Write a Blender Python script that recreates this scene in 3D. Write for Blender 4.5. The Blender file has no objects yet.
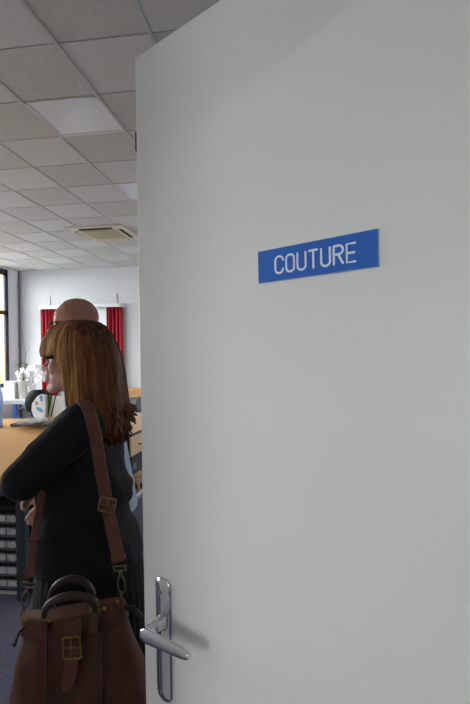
import bpy, bmesh, math, random
from mathutils import Vector, Matrix, noise
from math import sin, cos, pi, radians, sqrt
random.seed(7)
S = bpy.context.scene
C = S.collection
S.view_settings.view_transform = 'Standard'
S.view_settings.look = 'None'
S.view_settings.gamma = 1
S.view_settings.use_curve_mapping = False
S.view_settings.exposure = 0.15

# ------------------------------------------------------------------ camera
CAMZ = 1.50
YAW, PITCH, ROLL, FPX = -.1361, .0067, -.0184, 489.2
f_ = Vector((sin(YAW)*cos(PITCH), cos(YAW)*cos(PITCH), sin(PITCH)))
r_ = Vector((cos(YAW), -sin(YAW), 0)); u_ = r_.cross(f_)
R_ = r_*cos(ROLL)+u_*sin(ROLL); U_ = -r_*sin(ROLL)+u_*cos(ROLL)
cd = bpy.data.cameras.new('camera'); cam = bpy.data.objects.new('camera', cd); C.objects.link(cam)
cd.sensor_fit = 'VERTICAL'; cd.sensor_height = 36; cd.lens = FPX/704*36; cd.clip_start = .02
cam.matrix_world = Matrix(((R_.x, U_.x, -f_.x, 0), (R_.y, U_.y, -f_.y, 0), (R_.z, U_.z, -f_.z, CAMZ), (0, 0, 0, 1)))
S.camera = cam
O = Vector((0, 0, CAMZ))
def ray(x, y): return f_ + R_*((x-235)/FPX) + U_*((352-y)/FPX)
def atZ(x, y, z): d = ray(x, y); return O + d*((z-CAMZ)/d.z)
def atY(x, y, Y): d = ray(x, y); return O + d*(Y/d.y)
def atX(x, y, X): d = ray(x, y); return O + d*(X/d.x)
def atPl(x, y, p, n): d = ray(x, y); return O + d*((p-O).dot(n)/d.dot(n))

# ------------------------------------------------------------------ materials
def lin(c):
    return tuple(((v/255)/12.92 if v/255 <= .04045 else ((v/255+.055)/1.055)**2.4) for v in c)
def mat(name, col, rough=.6, metal=0, var=.06, scale=8, bump=0, bscale=60, stretch=(1, 1, 1), col2=None, coat=0, trans=0, ior=1.45, spec=None, bdist=.002):
    m = bpy.data.materials.new(name); m.use_nodes = True
    nt = m.node_tree; b = nt.nodes['Principled BSDF']
    tc = nt.nodes.new('ShaderNodeTexCoord'); mp = nt.nodes.new('ShaderNodeMapping')
    mp.inputs['Scale'].default_value = stretch
    nt.links.new(tc.outputs['Object'], mp.inputs['Vector'])
    n = nt.nodes.new('ShaderNodeTexNoise'); n.inputs['Scale'].default_value = scale; n.inputs['Detail'].default_value = 4
    nt.links.new(mp.outputs['Vector'], n.inputs['Vector'])
    cr = nt.nodes.new('ShaderNodeValToRGB')
    a = lin(col); b2 = lin(col2) if col2 else tuple(min(1, v*(1+var)) for v in a)
    a2 = a if col2 else tuple(v*(1-var) for v in a)
    cr.color_ramp.elements[0].position = .3; cr.color_ramp.elements[1].position = .7
    cr.color_ramp.elements[0].color = (*a2, 1); cr.color_ramp.elements[1].color = (*b2, 1)
    nt.links.new(n.outputs['Fac'], cr.inputs['Fac']); nt.links.new(cr.outputs['Color'], b.inputs['Base Color'])
    b.inputs['Roughness'].default_value = rough; b.inputs['Metallic'].default_value = metal
    b.inputs['Coat Weight'].default_value = coat; b.inputs['Transmission Weight'].default_value = trans; b.inputs['IOR'].default_value = ior
    if spec is not None: b.inputs['Specular IOR Level'].default_value = spec
    if bump:
        n2 = nt.nodes.new('ShaderNodeTexNoise'); n2.inputs['Scale'].default_value = bscale; n2.inputs['Detail'].default_value = 5
        nt.links.new(mp.outputs['Vector'], n2.inputs['Vector'])
        bp = nt.nodes.new('ShaderNodeBump'); bp.inputs['Strength'].default_value = bump; bp.inputs['Distance'].default_value = bdist
        nt.links.new(n2.outputs['Fac'], bp.inputs['Height']); nt.links.new(bp.outputs['Normal'], b.inputs['Normal'])
    return m
M = dict(
    door=mat('door_paint', (211, 211, 209), .36, var=.01, scale=3, bump=.25, bscale=170, bdist=.0012),
    wall=mat('wall_paint', (213, 216, 217), .8, var=.02, scale=1.5, bump=.1, bscale=90),
    corr=mat('corridor_paint', (214, 213, 210), .8, var=.02, scale=2),
    tile_s=mat('smooth_tile', (206, 206, 205), .85, var=.02, scale=4),
    tile_r=mat('speckled_tile', (197, 196, 193), .9, var=.07, scale=42, bump=.8, bscale=90, bdist=.004, stretch=(1, .45, 1)),
    tbar=mat('ceiling_bar', (196, 196, 194), .6, var=.02),
    carpet=mat('carpet', (98, 101, 122), .95, var=.22, scale=55, bump=.5, bscale=220, bdist=.004),
    navy=mat('window_frame_navy', (44, 44, 66), .5),
    cream=mat('cream_render', (196, 156, 84), .8, var=.03, scale=1),
    ground=mat('ground', (150, 150, 145), .9, var=.1, scale=1),
    white=mat('white_plastic', (228, 230, 232), .45, var=.02),
    ac=mat('cassette_plastic', (216, 210, 186), .5, var=.02),
    acg=mat('cassette_grille', (190, 180, 150), .6, var=.12, scale=60),
    dark=mat('dark_slot', (32, 32, 34), .6),
    black=mat('black_plastic', (20, 20, 24), .5, var=.1),
    red=mat('red_curtain', (158, 28, 44), .8, var=.12, scale=5, stretch=(6, 6, .4), bump=.2),
    blind=mat('white_blind', (235, 240, 246), .8, var=.01),
    beech=mat('beech_wood', (206, 158, 98), .55, var=.10, scale=5, stretch=(6, .6, 6)),
    beech_edge=mat('beech_edge', (190, 128, 62), .5, var=.12, scale=6, stretch=(1, 1, 8)),
    desk_front=mat('desk_wood', (214, 180, 142), .5, var=.06, scale=5, stretch=(6, .6, 6)),
    chrome=mat('polished_chrome', (205, 205, 212), .12, 1, var=.02),
    satin=mat('satin_chrome', (222, 222, 226), .24, 1, var=.02),
    steel=mat('dull_steel', (150, 148, 150), .35, 1, var=.1),
    brass=mat('aged_brass', (146, 124, 74), .32, 1, var=.15, scale=40),
    pewter=mat('old_pewter', (118, 106, 84), .35, 1, var=.15, scale=40),
    bronze=mat('dark_bronze', (92, 52, 50), .5, .6, var=.1),
    leather=mat('brown_leather', (92, 52, 36), .66, var=.2, scale=9, bump=.5, bscale=45, bdist=.004, col2=(72, 39, 29)),
    strap=mat('tan_strap_leather', (98, 54, 40), .55, var=.15, scale=20, bump=.3, bscale=90),
    dleather=mat('dark_handle_leather', (52, 34, 32), .42, var=.15, scale=20, bump=.2),
    knit=mat('black_knit', (22, 24, 30), .92, var=.2, scale=30, bump=.6, bscale=140, stretch=(1, 1, .5), bdist=.003),
    skirt=mat('black_cloth', (17, 18, 21), .9, var=.2, scale=25, bump=.3),
    shoe=mat('black_shoe', (20, 19, 20), .35),
    skin=mat('skin_light', (236, 186, 168), .5, var=.06, scale=25, bump=.15, bscale=300),
    skinm=mat('skin_ruddy', (200, 142, 120), .45, var=.08, scale=18, bump=.15, bscale=250),
    lips=mat('lips', (176, 96, 96), .4), eyew=mat('eye_white', (225, 222, 218), .2), iris=mat('iris', (60, 50, 45), .2),
    buzz=mat('cropped_hair', (176, 132, 112), .8, var=.25, scale=220, bump=.6, bscale=400),
    shirt=mat('pale_blue_shirt', (176, 196, 216), .8, var=.03, scale=6, bump=.25, bscale=14, bdist=.01),
    trous=mat('navy_trousers', (40, 42, 54), .85),
    glassframe=mat('spectacle_frame', (30, 22, 26), .3),
    silverframe=mat('spectacle_metal', (52, 50, 56), .3, .8),
    bluemet=mat('blue_leg', (62, 104, 184), .4),
    paleblue=mat('pale_blue_plastic', (156, 186, 232), .3, var=.05),
    greent=mat('leaf_green', (46, 66, 44), .5, var=.3, scale=20),
    petal=mat('white_petal', (246, 244, 244), .6, var=.02),
    cpot=mat('cream_pot', (222, 220, 208), .4),
    paper=mat('newsprint', (186, 190, 190), .7, var=.16, scale=40),
    paperd=mat('dark_magazine', (58, 62, 74), .45, var=.3, scale=30),
    paperd2=mat('grey_newsprint', (120, 124, 130), .6, var=.25, scale=35),
    paperw=mat('white_sheet', (226, 226, 222), .7, var=.05),
    orange=mat('peach_fabric', (196, 150, 120), .8, var=.1),
    green=mat('green_card', (66, 128, 52), .5, var=.15, scale=30),
    stripe=mat('navy_stripe', (40, 36, 82), .5),
    bprint=mat('blue_print', (96, 160, 206), .5, var=.15, scale=60),
    graypanel=mat('grey_green_panel', (58, 66, 70), .55, var=.1),
    clear=mat('frosted_drawer', (120, 126, 136), .25, var=.1, scale=20),
    fabricw=mat('white_notions', (236, 236, 238), .8, var=.3, scale=70, bump=.8, bscale=60),
    sign=mat('sign_blue', (38, 94, 178), .35, var=.01), signedge=mat('sign_edge', (170, 186, 206), .4), letter=mat('sign_letters', (208, 216, 226), .5),
    stone=mat('soft_grey', (120, 120, 128), .6),
    shelfg=mat('light_grey_shelf', (188, 190, 198), .5),
    gap_shade=mat('shadow_gap', (130, 130, 130), .9),  # grey strips paint in the shadow along each ceiling cross bar
)
def glassmat(name, col=(1, 1, 1)):
    m = bpy.data.materials.new(name); m.use_nodes = True; nt = m.node_tree; nt.nodes.clear()
    o = nt.nodes.new('ShaderNodeOutputMaterial'); t = nt.nodes.new('ShaderNodeBsdfTransparent'); g = nt.nodes.new('ShaderNodeBsdfGlossy')
    fr = nt.nodes.new('ShaderNodeFresnel'); mx = nt.nodes.new('ShaderNodeMixShader'); g.inputs['Roughness'].default_value = .02
    t.inputs['Color'].default_value = (*col, 1)
    ge = nt.nodes.new('ShaderNodeNewGeometry'); iv = nt.nodes.new('ShaderNodeMath'); iv.operation = 'SUBTRACT'; iv.inputs[0].default_value = 1; ml = nt.nodes.new('ShaderNodeMath'); ml.operation = 'MULTIPLY'
    nt.links.new(ge.outputs['Backfacing'], iv.inputs[1]); nt.links.new(iv.outputs[0], ml.inputs[0]); nt.links.new(fr.outputs[0], ml.inputs[1]); nt.links.new(ml.outputs[0], mx.inputs[0]); nt.links.new(t.outputs[0], mx.inputs[1]); nt.links.new(g.outputs[0], mx.inputs[2]); nt.links.new(mx.outputs[0], o.inputs[0])
    return m
M['glass'] = glassmat('window_glass'); M['lens'] = glassmat('lens_glass', (.95, .97, 1))
# hair: strands vary from dark brown to blonde by thin vertical locks
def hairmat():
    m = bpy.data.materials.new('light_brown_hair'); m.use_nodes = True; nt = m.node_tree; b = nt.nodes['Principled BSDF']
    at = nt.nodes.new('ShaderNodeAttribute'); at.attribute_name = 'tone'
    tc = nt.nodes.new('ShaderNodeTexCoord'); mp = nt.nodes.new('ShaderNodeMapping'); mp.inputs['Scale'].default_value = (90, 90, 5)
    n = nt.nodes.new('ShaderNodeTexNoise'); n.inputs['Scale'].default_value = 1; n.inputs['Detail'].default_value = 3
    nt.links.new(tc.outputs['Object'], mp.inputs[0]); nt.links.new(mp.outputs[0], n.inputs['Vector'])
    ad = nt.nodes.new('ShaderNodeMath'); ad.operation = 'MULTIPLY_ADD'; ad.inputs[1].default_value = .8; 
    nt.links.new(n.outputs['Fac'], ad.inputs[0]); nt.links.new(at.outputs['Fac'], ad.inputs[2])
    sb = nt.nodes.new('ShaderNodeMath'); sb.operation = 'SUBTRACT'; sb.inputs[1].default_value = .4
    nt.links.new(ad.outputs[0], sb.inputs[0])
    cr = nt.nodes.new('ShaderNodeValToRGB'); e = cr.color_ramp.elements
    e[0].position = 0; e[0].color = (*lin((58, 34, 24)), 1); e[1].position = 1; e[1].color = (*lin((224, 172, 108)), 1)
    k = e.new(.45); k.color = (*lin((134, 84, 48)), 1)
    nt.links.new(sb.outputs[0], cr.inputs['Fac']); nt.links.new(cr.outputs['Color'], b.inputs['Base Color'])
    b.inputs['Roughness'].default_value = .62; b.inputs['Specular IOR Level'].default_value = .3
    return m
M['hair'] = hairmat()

# ------------------------------------------------------------------ mesh helpers
def obj(name, bm, m, parent=None, smooth=False, bevel=0, mats=None):
    me = bpy.data.meshes.new(name)
    bmesh.ops.recalc_face_normals(bm, faces=bm.faces)
    bm.to_mesh(me); bm.free()
    for k in (mats or [m]): me.materials.append(k)
    o = bpy.data.objects.new(name, me); C.objects.link(o)
    if smooth: me.shade_smooth()
    if bevel:
        b = o.modifiers.new('bevel', 'BEVEL'); b.width = bevel; b.segments = 2; b.limit_method = 'ANGLE'; b.angle_limit = .7
    if parent: o.parent = parent
    return o
def tag(o, label, cat, group=None):
    o['label'] = label; o['category'] = cat
    if group: o['group'] = group
    return o
def struct(o): o['kind'] = 'structure'; return o
def thing(name, label, cat, loc=(0, 0, 0), rz=0, group=None):
    o = bpy.data.objects.new(name, None); C.objects.link(o); o.location = loc; o.rotation_euler = (0, 0, rz)
    o.empty_display_size = .05
    return tag(o, label, cat, group)
def B(): return bmesh.new()
def box(bm, lo, hi, mi=0, mtx=None):
    vs = [bm.verts.new((x, y, z)) for x in (lo[0], hi[0]) for y in (lo[1], hi[1]) for z in (lo[2], hi[2])]
    if mtx:
        for v in vs: v.co = mtx @ v.co
    for q in ((0, 1, 3, 2), (4, 6, 7, 5), (0, 4, 5, 1), (2, 3, 7, 6), (0, 2, 6, 4), (1, 5, 7, 3)):
        fc = bm.faces.new([vs[i] for i in q]); fc.material_index = mi
    return vs
def loft(bm, rings, closed=True, cap=True, mi=0):
    R = [[bm.verts.new(p) for p in r] for r in rings]; n = len(R[0]); fs = []
    for a, b in zip(R, R[1:]):
        for i in range(n if closed else n-1):
            j = (i+1) % n
            fs.append(bm.faces.new((a[i], a[j], b[j], b[i])))
    if cap and closed:
        fs.append(bm.faces.new(R[0][::-1])); fs.append(bm.faces.new(R[-1]))
    for q in fs: q.material_index = mi
    return R
def tube(bm, pts, r, n=8, up=None, mi=0, sx=1, sy=1, closed=False):
    pts = [Vector(p) for p in pts]; rs = r if isinstance(r, (list, tuple)) else [r]*len(pts); rings = []
    prev = None
    for i, p in enumerate(pts):
        if closed: t = pts[(i+1) % len(pts)]-pts[i-1]
        else: t = pts[min(i+1, len(pts)-1)]-pts[max(i-1, 0)]
        t.normalize()
        a = Vector(up) if up else (prev if prev is not None else (Vector((0, 0, 1)) if abs(t.z) < .9 else Vector((1, 0, 0))))
        s = t.cross(a)
        if s.length < 1e-6: s = t.cross(Vector((1, .3, .2)))
        s.normalize(); a = s.cross(t).normalized(); prev = a
        rings.append([p + s*(cos(2*pi*k/n)*rs[i]*sx) + a*(sin(2*pi*k/n)*rs[i]*sy) for k in range(n)])
    if closed:
        rings.append(rings[0]); loft(bm, rings, cap=False, mi=mi)
        bmesh.ops.remove_doubles(bm, verts=bm.verts, dist=1e-6)
    else: loft(bm, rings, mi=mi)
def ribbon(bm, pts, w, t, nrm=(0, 1, 0), mi=0):
    pts = [Vector(p) for p in pts]; ws = w if isinstance(w, (list, tuple)) else [w]*len(pts); rings = []
    for i, p in enumerate(pts):
        tg = (pts[min(i+1, len(pts)-1)]-pts[max(i-1, 0)]).normalized()
        n = nrm[i] if isinstance(nrm, list) else nrm
        n = Vector(n); s = tg.cross(n).normalized(); n = s.cross(tg).normalized()
        a = s*ws[i]/2; b = n*t/2
        rings.append([p-a-b, p+a-b, p+a*1.0+b, p-a+b])
    loft(bm, rings, mi=mi)
def lathe(bm, prof, c=(0, 0, 0), n=24, mi=0):
    c = Vector(c); loft(bm, [[c+Vector((r*cos(2*pi*k/n), r*sin(2*pi*k/n), z)) for k in range(n)] for r, z in prof], mi=mi)
def ell(bm, c, r, n=16, m=10, rot=None):
    rings = []
    for j in range(1, m):
        ph = pi*j/m
        rings.append([Vector((r[0]*sin(ph)*cos(2*pi*k/n), r[1]*sin(ph)*sin(2*pi*k/n), -r[2]*cos(ph))) for k in range(n)])
    if rot: rings = [[rot @ p for p in q] for q in rings]
    loft(bm, [[Vector(c)+p for p in q] for q in rings])
def caps(bm, a, b, ra, rb, n=14):
    a = Vector(a); b = Vector(b); t = (b-a).normalized(); s = t.cross(Vector((0, 0, 1)) if abs(t.z) < .9 else Vector((1, 0, 0))).normalized(); u = t.cross(s)
    rings = []
    for k in range(1, 5): ph = pi/2*k/4; rings.append((a-t*ra*cos(ph), ra*sin(ph)))
    for k in range(0, 4): ph = pi/2*k/4; rings.append((b+t*rb*sin(ph), rb*cos(ph)))
    loft(bm, [[c+s*(rr*cos(2*pi*k/n))+u*(rr*sin(2*pi*k/n)) for k in range(n)] for c, rr in rings])
def chain(bm, pts, rs):
    for (a, b), (ra, rb) in zip(zip(pts, pts[1:]), zip(rs, rs[1:])): caps(bm, a, b, ra, rb)
def remesh(name, bm, m, voxel, parent=None, smooth=6, mats=None):
    """fuse overlapping closed shapes into one continuous skin"""
    o = obj(name+'_src', bm, m)
    a = o.modifiers.new('r', 'REMESH'); a.mode = 'VOXEL'; a.voxel_size = voxel
    s = o.modifiers.new('s', 'SMOOTH'); s.iterations = smooth; s.factor = .5
    dg = bpy.context.evaluated_depsgraph_get(); me = bpy.data.meshes.new_from_object(o.evaluated_get(dg))
    old = o.data; bpy.data.objects.remove(o); bpy.data.meshes.remove(old)
    me.name = name; me.materials.clear()
    for k in (mats or [m]): me.materials.append(k)
    me.shade_smooth()
    o = bpy.data.objects.new(name, me); C.objects.link(o)
    if parent: o.parent = parent
    return o
def dup(root, loc, rz, label, group=None):
    r = root.copy(); C.objects.link(r); r.location = loc; r.rotation_euler = (0, 0, rz); r['label'] = label
    if group: r['group'] = group
    for ch in list(root.children):
        c = ch.copy(); C.objects.link(c); c.parent = r
        for g in ch.children:
            d = g.copy(); C.objects.link(d); d.parent = c
    return r
def sring(cx, cy, z, rx, ry, n=36, e=2.3):
    o = []
    for k in range(n):
        t = 2*pi*k/n; c, s = cos(t), sin(t)
        o.append(Vector((cx+rx*abs(c)**(2/e)*(1 if c >= 0 else -1), cy+ry*abs(s)**(2/e)*(1 if s >= 0 else -1), z)))
    return o
def interp(tab, v):
    for a, b in zip(tab, tab[1:]):
        if v <= b[0]:
            t = max(0, min(1, (v-a[0])/(b[0]-a[0]))); t2 = t
            return [x+(y-x)*t2 for x, y in zip(a[1:], b[1:])]
    return list(tab[-1][1:])
def sub(o, lv=1):
    s = o.modifiers.new('sub', 'SUBSURF'); s.levels = lv; s.render_levels = lv; return o
def rot2(v, a): return Vector((v.x*cos(a)-v.y*sin(a), v.x*sin(a)+v.y*cos(a), v.z))

# ------------------------------------------------------------------ room shell
H = CAMZ+1.945
XL, XR, YF, YN = -6.2, 3.0, 10.1, .36     # left, right, far, near walls
bm = B(); box(bm, (XL-.3, -2.2, -.1), (XR+.2, YF+.2, 0)); struct(obj('floor', bm, M['carpet']))
# suspended ceiling: tiles dropped into bars
GX, GY = -1.469, 2.846
lights = [(-1, 1), (-1, 4)]
bm = B()
bar = .011
i0 = int((XL-GX)//.6); i1 = int((XR-GX)//.6)+1; j0 = int((YN-GY)//.6); j1 = int((YF-GY)//.6)+1
for i in range(i0, i1):
    for j in range(j0, j1):
        if (i, j) in lights: continue
        x0, x1 = max(XL, GX+.6*i+bar), min(XR, GX+.6*(i+1)-bar); y0, y1 = max(YN, GY+.6*j+bar), min(YF, GY+.6*(j+1)-bar)
        if x1-x0 < .02 or y1-y0 < .02: continue
        box(bm, (x0, y0, H+.004), (x1, y1, H+.02), (i+j) % 2)
for i in range(i0, i1+1):
    x = GX+.6*i
    if XL < x < XR: box(bm, (x-bar-.001, YN, H-.004), (x+bar+.001, YF, H+.014), 2)
for j in range(j0, j1+1):
    y = GY+.6*j
    if YN < y < YF: box(bm, (XL, y-bar*.55, H+.0005), (XR, y+bar*.55, H+.013), 2); box(bm, (XL, y-bar, H+.008), (XR, y+bar, H+.016), 3)
box(bm, (XL-.3, YN-.1, H+.03), (XR+.2, YF+.2, H+.13), 0)
struct(obj('ceiling', bm, None, mats=[M['tile_s'], M['tile_r'], M['tbar'], M['gap_shade']]))
lname = {(-1, 1): 'ceiling light panel nearest the open door, above the woman', (-1, 4): 'ceiling light panel cut off by the edge of the white door'}
for (i, j) in lights[:2]:
    t = thing('ceiling_light', 'square recessed '+lname[(i, j)], 'ceiling light', (GX+.6*i+.3, GY+.6*j+.3, H), 0, 'recessed ceiling lights')
    bm = B(); e = .289
    for a in ((-e, -e, e, -e+.02), (-e, e-.02, e, e), (-e, -e, -e+.02, e), (e-.02, -e, e, e)): box(bm, (a[0], a[1], -.002), (a[2], a[3], .02))
    obj('frame', bm, M['white'], t)
    bm = B(); box(bm, (-.27, -.27, .006), (.27, .27, .016)); obj('diffuser', bm, mat('acrylic_diffuser', (232, 236, 242), .18, var=.01), t)
# far wall with a window behind a white blind
wx0, wx1, wz0, wz1 = atY(46, 350, YF).x, atY(116, 350, YF).x, .9, 2.25
bm = B()
box(bm, (XL-.2, YF, 0), (wx0, YF+.2, H+.1)); box(bm, (wx1, YF, 0), (XR+.2, YF+.2, H+.1)); box(bm, (wx0, YF, 0), (wx1, YF+.2, wz0)); box(bm, (wx0, YF, wz1), (wx1, YF+.2, H+.1))
struct(obj('wall_far', bm, M['wall']))
bm = B()
for a in ((wx0, wz0, wx1, wz0+.05), (wx0, wz1-.05, wx1, wz1), (wx0, wz0, wx0+.05, wz1), (wx1-.05, wz0, wx1, wz1), ((wx0+wx1)/2-.03, wz0, (wx0+wx1)/2+.03, wz1)):
    box(bm, (a[0], YF+.08, a[1]), (a[2], YF+.14, a[3]))
w = struct(obj('window_4', bm, M['white']))
bm = B(); box(bm, (wx0+.05, YF+.105, wz0+.05), (wx1-.05, YF+.112, wz1-.05)); obj('pane', bm, M['glass'], w)
# left wall with tall windows
piers = []; wy1 = atX(9, 330, XL).y
winY = [(wy1-2.1, wy1), (wy1-4.9, wy1-2.8), (wy1-7.7, wy1-5.6)]
sill = atX(8, 387, XL).z; head = atX(4, 268, XL).z; tr = atX(4, 312.5, XL).z
if head > H-.03: head = H-.03
bm = B()
ys = [YN-.2]+[v for a in sorted(winY) for v in a]+[YF+.2]
for k in range(0, len(ys), 2): box(bm, (XL-.08, ys[k], 0), (XL, ys[k+1], H+.1))
for a, b in winY: box(bm, (XL-.08, a, 0), (XL, b, sill)); box(bm, (XL-.08, a, head), (XL, b, H+.1))
struct(obj('wall_left', bm, M['wall']))
for k, (a, b) in enumerate(winY):
    bm = B(); fx0, fx1 = XL-.06, XL-.01
    fw = .1
    for q in ((a, sill, b, sill+.09), (a, head-.13, b, head), (a, sill, a+fw, head), (b-fw, sill, b, head), (a, tr-.045, b, tr+.045), ((a+b)/2-.06, sill, (a+b)/2+.06, head)):
        box(bm, (fx0, q[0], q[1]), (fx1, q[2], q[3]))
    w = struct(obj('window_%d' % (k+1), bm, M['navy'], bevel=.004))
    bm = B(); box(bm, (XL-.026, a+fw, sill+.09), (XL-.020, b-fw, head-.13)); obj('pane', bm, M['glass'], w)
    bm = B(); box(bm, (XL-.01, a-.03, sill-.035), (XL+.12, b+.03, sill)); obj('window_sill', bm, M['white'], w)
# right wall, with an unseen window added to light right-facing sides
winR = [(7.0, 9.4)]; rs0, rs1 = 1.0, 2.6
bm = B(); ys = [YN-.2]+[v for a in winR for v in a]+[YF+.2]
for k in range(0, len(ys), 2): box(bm, (XR, ys[k], 0), (XR+.15, ys[k+1], H+.1))
for a, b in winR: box(bm, (XR, a, 0), (XR+.15, b, rs0)); box(bm, (XR, a, rs1), (XR+.15, b, H+.1))
struct(obj('wall_right', bm, M['wall']))
for k, (a, b) in enumerate(winR):
    bm = B()
    for q in ((a, rs0, b, rs0+.08), (a, rs1-.08, b, rs1), (a, rs0, a+.08, rs1), (b-.08, rs0, b, rs1), ((a+b)/2-.04, rs0, (a+b)/2+.04, rs1)): box(bm, (XR+.03, q[0], q[1]), (XR+.08, q[2], q[3]))
    w = struct(obj('window_%d' % (k+6), bm, M['navy'])); bm = B(); box(bm, (XR+.05, a+.08, rs0+.08), (XR+.056, b-.08, rs1-.08)); obj('pane', bm, M['glass'], w)

# outside
bm = B(); box(bm, (-60, -20, -1.2), (XL-.3, 60, -1.0)); box(bm, (XL-.3, YF+.25, -1.2), (30, 60, -1.0)); struct(obj('ground', bm, M['ground']))
t = thing('building', 'cream rendered building seen outside the dark framed window', 'building', (-17, 30, -1))
bm = B(); box(bm, (-4, -13, 0), (0, 18, 12)); obj('wall', bm, M['cream'], t)
bm = B()
box(bm, (-4.3, -13.3, 12), (.4, 18.3, 12.4)); obj('roof', bm, M['white'], t)

# ------------------------------------------------------------------ door, doorway, corridor
DZ = 2.04
E_ = atZ(134.6, 57.6, DZ); ang = radians(56.5)
dd = Vector((sin(ang), -cos(ang), 0)); dn = Vector((-cos(ang), -sin(ang), 0))     # along the leaf to the hinge; outward normal of the visible face
DW = .83; HG = E_+dd*DW
DO = Vector((E_.x, E_.y, 0))
Dm = Matrix.Translation(DO) @ Matrix(((dd.x, -dn.x, 0, 0), (dd.y, -dn.y, 0, 0), (0, 0, 1, 0), (0, 0, 0, 1)))   # local x along leaf, y into the leaf, z up
def onD(x, y):
    p = atPl(x, y, DO, dn); q = p-DO; return q.dot(dd), q.z
bm = B(); box(bm, (0, 0, .008), (DW, .04, DZ))
door = struct(obj('door_1', bm, M['door'], bevel=.0025)); door.matrix_world = Dm
def yn(d): return -d            # outward distance -> local y
# lever handle
hu, hz = onD(165.5, 624); ztop = onD(164, 577.5)[1]; zbot = onD(168, 701)[1]
pu0 = onD(156.5, 590)[0]; pu1 = onD(172, 600)[0]
pu1 = pu0 + .04
bm = B(); n = 12; rings = []
for k in range(25):
    z = zbot+(ztop-zbot)*k/24; e = min(k, 24-k)/24*(ztop-zbot)
    rr = .02; w = rr if e > .012 else rr*sqrt(max(.35, 1-((.012-e)/.013)**2))
    mid = (pu0+pu1)/2
    ring = [(mid-w, yn(0), z)]
    for s in range(n+1):
        t = s/n; ring.append((mid-w+2*w*t, yn(.003+.006*sin(pi*t)*(1 if e > .004 else .5)), z))
    ring.append((mid+w, yn(0), z)); rings.append(ring)
loft(bm, rings); hp = obj('door_handle', bm, M['chrome'], door, smooth=True); hp['label'] = 'polished chrome lever handle on a long curved plate'
hp.modifiers.new('b', 'BEVEL').width = .001; hp.data.shade_flat(); hp.data.shade_smooth()
# neck + lever ; elbow seen at (141,633), tip at (190,656)
mid = (pu0+pu1)/2
def lev(x, y, out):       # door-local point seen at pixel, 'out' metres in front of the leaf
    p = atPl(x, y, DO+dn*out, dn)-DO; return Vector((p.dot(dd), -p.dot(dn), p.z))
a = lev(166, 625, .008); e1 = lev(141.5, 633.5, .058); tip = lev(189.5, 656.5, .052)
a.x = mid+.003
bm = B()
caps(bm, a, a+Vector((0, -.012, 0)), .013, .011); caps(bm, a, Vector((a.x-.002, -.04, a.z-.003)), .0095, .009)
caps(bm, Vector((a.x-.002, -.04, a.z-.003)), Vector((e1.x+.004, -.052, e1.z+.001)), .009, .0085)
bl = B()
L = tip-e1; st = []
for k in range(15):
    t = k/14; p = e1+L*t
    hgt = (.0135-.005*t)*(1 if 0 < k < 14 else .55)*(.88 if k in (1, 13) else 1); ring = []
    for q in range(20):
        c_, s_ = cos(2*pi*q/20), sin(2*pi*q/20)
        ring.append(p+Vector((0, .0042*abs(c_)**.7*(1 if c_ > 0 else -1), hgt*abs(s_)**.7*(1 if s_ > 0 else -1))))
    st.append(ring)
loft(bm, st)
remesh('lever', bm, M['satin'], .001, hp, smooth=2)
for z in (zbot+.017, ztop-.022):
    bm = B(); lathe(bm, [(.0034, 0), (.0034, .0014), (.0015, .002)], n=12)
    o = obj('screw', bm, M['steel'], hp); o.rotation_euler = (pi/2, 0, 0); o.location = (mid, yn(.0085), z)
# small dark keep on the free edge
u, zk = onD(136.3, 141)
zk = CAMZ + (345-141)/489*.80*1.0
zk = atPl(136, 141, DO, dn).z
bm = B(); box(bm, (-.0035, .0005, zk-.017), (.003, .02, zk+.017)); obj('edge_latch', bm, M['bronze'], door)

# the sign on the door
c = [onD(259, 250), onD(379, 231), onD(380, 268), onD(259.5, 283)]
su0 = (c[0][0]+c[3][0])/2; su1 = (c[1][0]+c[2][0])/2; sz1 = (c[0][1]+c[1][1])/2; sz0 = (c[2][1]+c[3][1])/2
print('SIGN', c, 'handle', hu, hz, ztop, zbot, 'hinge', HG, 'win', sill, head, tr, wy1)
sg = thing('door_sign', 'blue rectangular sign reading COUTURE on the white door', 'sign'); sg.matrix_world = Dm @ Matrix.Translation((su0, 0, sz0))
SW, SH = su1-su0, sz1-sz0
bm = B(); box(bm, (0, -.0022, 0), (SW, -.0002, SH)); obj('backing', bm, M['signedge'], sg)
bm = B(); box(bm, (.0006, -.0032, .0006), (SW-.0006, -.0022, SH-.0006)); obj('sign_plate', bm, M['sign'], sg)
def rr_path(w, h, r, n=6):
    P = []
    for cx, cy, a0 in ((w-r, h-r, 0), (r, h-r, 90), (r, r, 180), (w-r, r, 270)):
        for k in range(n+1): a = radians(a0+90*k/n); P.append((cx+r*cos(a), cy+r*sin(a)))
    return P
def letter(ch, w=.5):
    P = rr_path(w, 1, .235)
    if ch == 'O': return [P+[P[0]]]
    if ch == 'C': return [[(w, .74)]+P[0:21]+P[21:28]+[(w, .26)]]
    if ch == 'U': return [[(0, 1)]+P[14:28]+[(w, 1)]]
    if ch == 'T': return [[(0, 1), (w, 1)], [(w/2, 1), (w/2, 0)]]
    if ch == 'E': return [[(w*.9, 1), (0, 1), (0, 0), (w*.9, 0)], [(0, .5), (w*.8, .5)]]
    if ch == 'R':
        bowl = [(0, 1), (w*.55, 1)]+[(w*.55+.235*sin(radians(a)), .765+.235*cos(radians(a))) for a in range(20, 181, 20)]+[(0, .53)]
        return [[(0, 0), (0, 1)], bowl, [(w*.5, .53), (w, 0)]]
lx0 = onD(275.5, 262)[0]-su0; lx1 = onD(360, 250)[0]-su0
lh = SH*.50; pitch = (lx1-lx0-.0)/7
bm = B(); lz = SH*.23
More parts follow.
